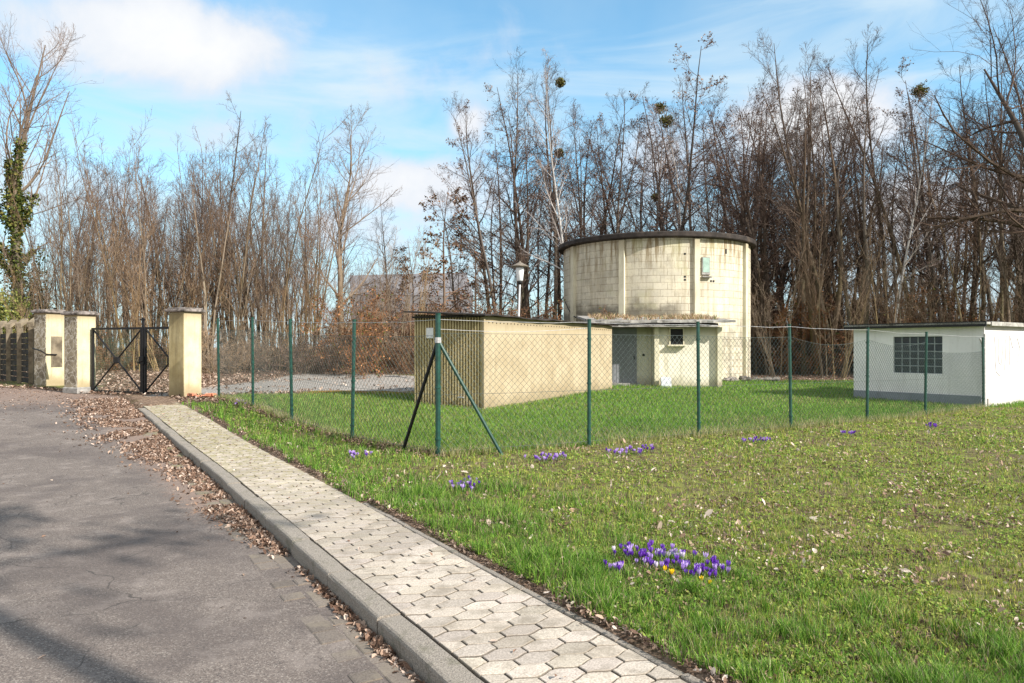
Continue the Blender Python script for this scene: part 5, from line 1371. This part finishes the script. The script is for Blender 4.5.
def litter():
    rg = np.random.default_rng(14)
    # gutter drift: narrow near the eye, broad towards the gate
    t = rg.uniform(1.5, 22, 120000); dd = np.abs(rg.normal(0, 1, 120000)); wid = .05 + .24 * ss(5.0, 9, t) + .52 * ss(10, 17, t)
    o = OK_ - .02 - dd * wid * .62
    dn = np.where(t < 5.6, .16 + .55 * (np.abs(t - 4.3) < .45) * 1.0, 1.0) * np.where((t > 5.6), ss(5.4, 7.5, t) * .8 + .12, 1)
    x, y = from_ot(o, t); nz = fbm(x, y, .5, 111)
    keep = (rg.uniform(0, 1, len(x)) < np.clip(dn * (.16 + 1.7 * (nz - .40)) * (.40 + .45 * ss(9, 16, t)), 0, 1)) & (y < ygate(x) + 1)
    x, y, t = x[keep], y[keep], t[keep]; s_ = rg.uniform(.010, .030, len(x)) * (1 + .02 * t); A = leafmesh(x, y, np.maximum(Groad(x, y), np.where(y > ygate(x), G(x, y), -9)), s_, pick(rg, len(x), LC), rg)
    # thin scatter over the road towards the gate
    n = 26000; x = rg.uniform(-19, -3, n); y = rg.uniform(9, 26, n); o, t = to_ot(x, y)
    keep = (o < OK_ - .05) & (y < ygate(x) + 1.2) & (rg.uniform(0, 1, n) < ss(12, 21, y) ** 1.6 * (.2 + .9 * fbm(x, y, 1.1, 113)))
    x, y = x[keep], y[keep]; B = leafmesh(x, y, np.where(y < ygate(x) + .3, np.maximum(Groad(x, y), G(x, y) - .06), G(x, y)), rg.uniform(.012, .032, len(x)), pick(rg, len(x), LC), rg, .3)
    # a few on the near road and the walkway
    n = 9000; x = rg.uniform(-9, 2, n); y = rg.uniform(2.5, 17, n); o, t = to_ot(x, y)
    on = (o > OI) & (o < OG) & (t < TEND); rd = (o < OK_)
    keep = (on & (rg.uniform(0, 1, n) < .08 + .9 * ss(8, 15, y))) | (rd & (rg.uniform(0, 1, n) < .03))
    x, y, on = x[keep], y[keep], on[keep]; Cc = leafmesh(x, y, np.where(on, G(x, y) + .004, Groad(x, y)), rg.uniform(.008, .028, len(x)), pick(rg, len(x), LC + PALE), rg, .3)
    V, Fc, C = join([A, B, Cc]); me = new_mesh('leaf_litter', V, Fc); set_col(me, C)
    tag(obj('leaf_litter', me, M_leaf), 'brown dead leaves drifted along the kerb and before the gate', 'dead leaves', kind='stuff')
    # on the verge
    x, y = wedge(rg, 60000, 2.4, 20, 60, 1240, 1.3); o, t = to_ot(x, y); la, lu, gr = zones(x, y); nz = fbm(x, y, .6, 121)
    keep = (la > .3) & (o > OG + .03) & ~inbuild(x, y) & (rg.uniform(0, 1, len(x)) < np.clip((nz - .44) * 4.0 + .05, 0, 1) * np.where(o < OG + .3, 1.4, .95))
    x, y = x[keep], y[keep]; s_ = rg.uniform(.005, .020, len(x)) * np.where(rg.uniform(0, 1, len(x)) < .05, 2.0, 1) * (1 + .03 * y)
    A = leafmesh(x, y, GL(x, y) + rg.uniform(.0, .03, len(x)), s_, pick(rg, len(x), PALE), rg, .6)
    xd, yd = wedge(rg, 90000, 2.4, 20, 100, 1240, 1.3); od, td = to_ot(xd, yd); lad, _, _ = zones(xd, yd)
    kd = (lad > .3) & (od > OG + .4) & ~inbuild(xd, yd) & (rg.uniform(0, 1, len(xd)) < np.clip((fbm(xd, yd, .45, 161) - .50) * 4, 0, 1)); xd, yd = xd[kd], yd[kd]
    A2 = leafmesh(xd, yd, GL(xd, yd) + rg.uniform(.004, .02, len(xd)), rg.uniform(.004, .016, len(xd)) * (1 + .04 * yd), pick(rg, len(xd), [(.10, .065, .045), (.16, .11, .075), (.07, .05, .03), (.24, .17, .12)]), rg, .6)
    # dark line along the walkway edge
    n = 9000; t = rg.uniform(1.5, 17, n); o = OG + .06 + np.abs(rg.normal(0, .07, n)); x, y = from_ot(o, t)
    k_ = rg.uniform(0, 1, n) < .6; x, y = x[k_], y[k_]
    B = leafmesh(x, y, GL(x, y) + .004, rg.uniform(.006, .022, len(x)), pick(rg, len(x), [(.13, .085, .06), (.22, .16, .12), (.30, .23, .18), (.09, .06, .045)]), rg, .4)
    # fence foot debris on the left run
    n = 5000; u = rg.uniform(0, 4, n); i = u.astype(int); f = u - i; FP = np.array(FL)[:, :2]; i = np.clip(i, 0, 3)
    p = FP[i] * (1 - f[:, None]) + FP[i + 1] * f[:, None] + rg.normal(0, .13, (n, 2))
    Cc = leafmesh(p[:, 0], p[:, 1], GL(p[:, 0], p[:, 1]) + .02, rg.uniform(.02, .04, n), pick(rg, n, [(.12, .08, .055), (.2, .14, .1), (.3, .22, .16)]), rg, .5)
    V, Fc, C = join([A, A2, B, Cc]); me = new_mesh('lawn_leaves', V, Fc); set_col(me, C)
    tag(obj('lawn_leaves', me, M_leaf), 'pale curled dead leaves lying in the verge grass', 'dead leaves', kind='stuff')
    # woodland floor and behind the gate
    n = 70000; px = rg.uniform(-60, 1080, n); d = rg.uniform(17.5, 40, n); x = X_at(px, d); y = d
    o, t = to_ot(x, y); la, lu, gr = zones(x, y)
    keep = (la < .3) & (lu < .3) & ~inbuild(x, y) & ((o > OG) | (y > ygate(x) - .3)) & (rg.uniform(0, 1, n) < np.where(gr > .5, .22 * (fbm(x, y, 1.2, 131) > .48), .9)) & ~((o < OG) & (y < ygate(x) - .3))
    x, y = x[keep], y[keep]; z = G(x, y) + np.where((y > 31) & (x < -2), .25 * ss(31, 36, y) * fbm(x, y, 2.5, 31), 0) + .02
    V, Fc, C = leafmesh(x, y, z, rg.uniform(.03, .07, len(x)), pick(rg, len(x), LC + [(.46, .36, .28)]), rg, .4)
    me = new_mesh('woodland_leaves', V, Fc); set_col(me, C); tag(obj('woodland_leaves', me, M_leaf), 'brown leaf litter on the ground behind the gate and gravel', 'dead leaves', kind='stuff')
def fence_weeds():
    rg = np.random.default_rng(19); n = 11000; FP = np.array(FL[::-1] + FR[1:])[:, :2]; u = rg.uniform(0, len(FP) - 1.001, n); i = u.astype(int); f = (u - i)[:, None]
    p = FP[i] * (1 - f) + FP[i + 1] * f + rg.normal(0, .07, (n, 2)); k = fbm(p[:, 0], p[:, 1], .7, 151) > rg.uniform(.3, .62, n); p = p[k]; n = len(p)
    me = blades('fence_weeds', p[:, 0], p[:, 1], rg.uniform(.05, .20, n), rg.uniform(.004, .008, n), pick(rg, n, [(.30, .30, .09), (.42, .37, .20), (.18, .28, .05), (.52, .45, .28)]), rg, .7)
    tag(obj('fence_weeds', me, M_grass), 'longer straw coloured grass left standing along the fence foot', 'grass', kind='stuff')
grass_front(); grass_yard(); weeds(); litter(); fence_weeds()
# dry grass and moss on the lean-to roof
rg = np.random.default_rng(15); n = 3600
x = rg.uniform(3.3, 8.3, n); y = rg.uniform(28.9, 33.2, n); k_ = (fbm(x, y, .8, 141) > .47 + .06 * (y < 30)) & (np.hypot(x - TC[0], y - TC[1]) > TR); x, y = x[k_], y[k_]
z = gz(6, 29) + 2.60 + (y - 28.55) / (34.4 - 28.55) * .42 - .01
me = blades('roof_straw', x, y, rg.uniform(.05, .22, len(x)) * (.4 + 1.2 * fbm(x, y, .7, 143)), rg.uniform(.012, .03, len(x)), pick(rg, len(x), [(.42, .30, .18), (.30, .19, .11), (.50, .40, .27), (.22, .13, .08), (.16, .17, .05)]), rg, 1.3, z)
tag(obj('roof_straw', me, M_straw), 'dry grass and dead leaves lying on the annex roof', 'dry grass', kind='stuff')

# ---------------------------------------------------------------- crocuses
def crocus_mesh(colp, seed, openk=.35, tube=(.5, .45, .55)):
    r = random.Random(seed); V = []; Fc = []; C = []
    for k in range(6):
        a = k * math.pi / 3 + (0.0 if k % 2 else .08); inner = k % 2; R1 = .011 + .010 * openk * (1 if not inner else .8); w = .0085
        base = len(V)
        for (rr, zz, ww) in ((.002, .045, .25), (.0085 + .003 * openk, .060, .9), (.0105 + .008 * openk, .076, 1.0), (R1, .092 - .004 * inner, .25)):
            for s_ in (-1, 1):
                V.append((rr * math.cos(a) - s_ * w * ww * math.sin(a), rr * math.sin(a) + s_ * w * ww * math.cos(a), zz)); q = .75 + .5 * (zz - .045) / .05
                C.append(tuple(min(1, c * q * (1.0 if not inner else 1.18)) for c in colp))
        for j in range(3): b = base + j * 2; Fc.append((b, b + 1, b + 3, b + 2))
    me = new_mesh('petals', V, Fc); set_col(me, C); me.materials.append(M_petal)
    m = MB(); m.tube([(0, 0, -.01), (.001, .001, .025), (0, 0, .048)], [.0018, .0018, .0025], 5); st = m.mesh('stem'); set_col(st, np.tile(tube, (len(st.vertices), 1))); st.materials.append(M_petal)
    V = []; Fc = []
    for k in range(5):
        a = r.uniform(0, 6.28); l = r.uniform(.05, .085); b = len(V)
        for f, z in ((0, 0), (.35, .5), (.9, .62)):
            for s_ in (-1, 1): V.append((l * f * math.cos(a) - s_ * .0017 * math.sin(a), l * f * math.sin(a) + s_ * .0017 * math.cos(a), l * z))
        Fc += [(b, b + 1, b + 3, b + 2), (b + 2, b + 3, b + 5, b + 4)]
    lf = new_mesh('leaves', V, Fc); set_col(lf, np.tile((.05, .12, .025), (len(V), 1))); lf.materials.append(M_grass)
    return (('petals', me), ('stem', st), ('leaf_tuft', lf))
PURP, LILA, YELL, WHIT = (.13, .035, .36), (.42, .28, .62), (.85, .55, .02), (.70, .62, .74)
CM = {'purple': [crocus_mesh(PURP, 1, .25), crocus_mesh((.19, .07, .46), 2, .6)], 'lilac': [crocus_mesh(LILA, 3, .5), crocus_mesh((.55, .40, .75), 4, .9)], 'yellow': [crocus_mesh(YELL, 5, .9)], 'white': [crocus_mesh(WHIT, 6, .4)]}
rc = random.Random(77)
def crocus(px, py, kind, label, group, sc_=1.0):
    sc_ *= .74
    d = CH * F / (py - HZ); x = X_at(px, d); z = float(GL(x, d))
    root = empty('crocus', (x, d, z), rc.uniform(0, 6.28), label=label, cat='flower', group=group)
    s_ = sc_ * rc.uniform(.85, 1.2); root.scale = (s_, s_, s_); root.rotation_euler[0] = rc.uniform(-.2, .2); root.rotation_euler[1] = rc.uniform(-.2, .2)
    for nm, me in rc.choice(CM[kind]): o = bpy.data.objects.new(nm, me); col.objects.link(o); o.parent = root
def patch(n, cx, cy, rx, ry, mixk, place, group, slope=0.0, sc_=1.0):
    for k in range(n):
        a = rc.uniform(0, 6.28); q = rc.random() ** .6; px = cx + rx * q * math.cos(a); py = cy + ry * q * math.sin(a) + slope * (px - cx)
        kd = rc.choices(list(mixk), list(mixk.values()))[0]
        crocus(px, py, kd, f'{kd} crocus {place}', group + f', {kd}', sc_)
patch(62, 650, 566, 40, 14, {'purple': 6, 'lilac': 3, 'white': .4}, 'in the left half of the big nearest patch', 'crocuses of the nearest patch, left half', .10, 1.15)
patch(40, 701, 576, 27, 13, {'purple': 6, 'lilac': 2}, 'in the right half of the big nearest patch', 'crocuses of the nearest patch, right half', .12, 1.15)
patch(9, 618, 574, 14, 7, {'purple': 2, 'lilac': 2}, 'straggling left of the nearest big patch', 'crocuses straggling beside the nearest patch', 0, 1.1)
for px, py in ((672, 584), (703, 590), (709, 592), (664, 579)): crocus(px, py, 'yellow', 'yellow crocus at the front edge of the nearest purple patch', 'yellow crocuses at the nearest patch', 1.0)
patch(22, 464, 489, 17, 6, {'purple': 3, 'lilac': 3}, 'in the small patch beside the walkway, before the corner post', 'crocuses in the patch before the corner post', 0, 1.2)
patch(30, 546, 461, 22, 3.2, {'lilac': 5, 'purple': 2}, 'in the flat patch right of the corner post brace', 'crocuses right of the corner brace', 0, 1.2)
patch(36, 632, 454, 26, 3.6, {'purple': 4, 'lilac': 4}, 'in the row between the second and third right hand posts', 'crocuses in front of the shed side bay', -.05, 1.25)
patch(22, 757, 443, 18, 2.6, {'purple': 3, 'lilac': 3}, 'in the patch before the fence bay left of the hut', 'crocuses before the bay left of the hut', -.06, 1.25)
patch(12, 848, 436, 9, 2.0, {'purple': 3, 'lilac': 2}, 'at the fence foot before the white hut', 'crocuses at the fence foot before the hut', 0, 1.3)
patch(12, 933, 427, 9, 1.8, {'purple': 4}, 'at the hut post below the glass block window', 'crocuses below the glass block window', 0, 1.3)
patch(16, 358, 458, 13, 4, {'lilac': 5, 'purple': 1}, 'in the pale patch before the left fence run', 'crocuses before the left fence run', 0, 1.2)
patch(12, 240, 416, 9, 3, {'lilac': 4, 'purple': 1}, 'in the far pale patch near the tall gate pillar', 'crocuses near the tall pillar', 0, 1.4)
#END
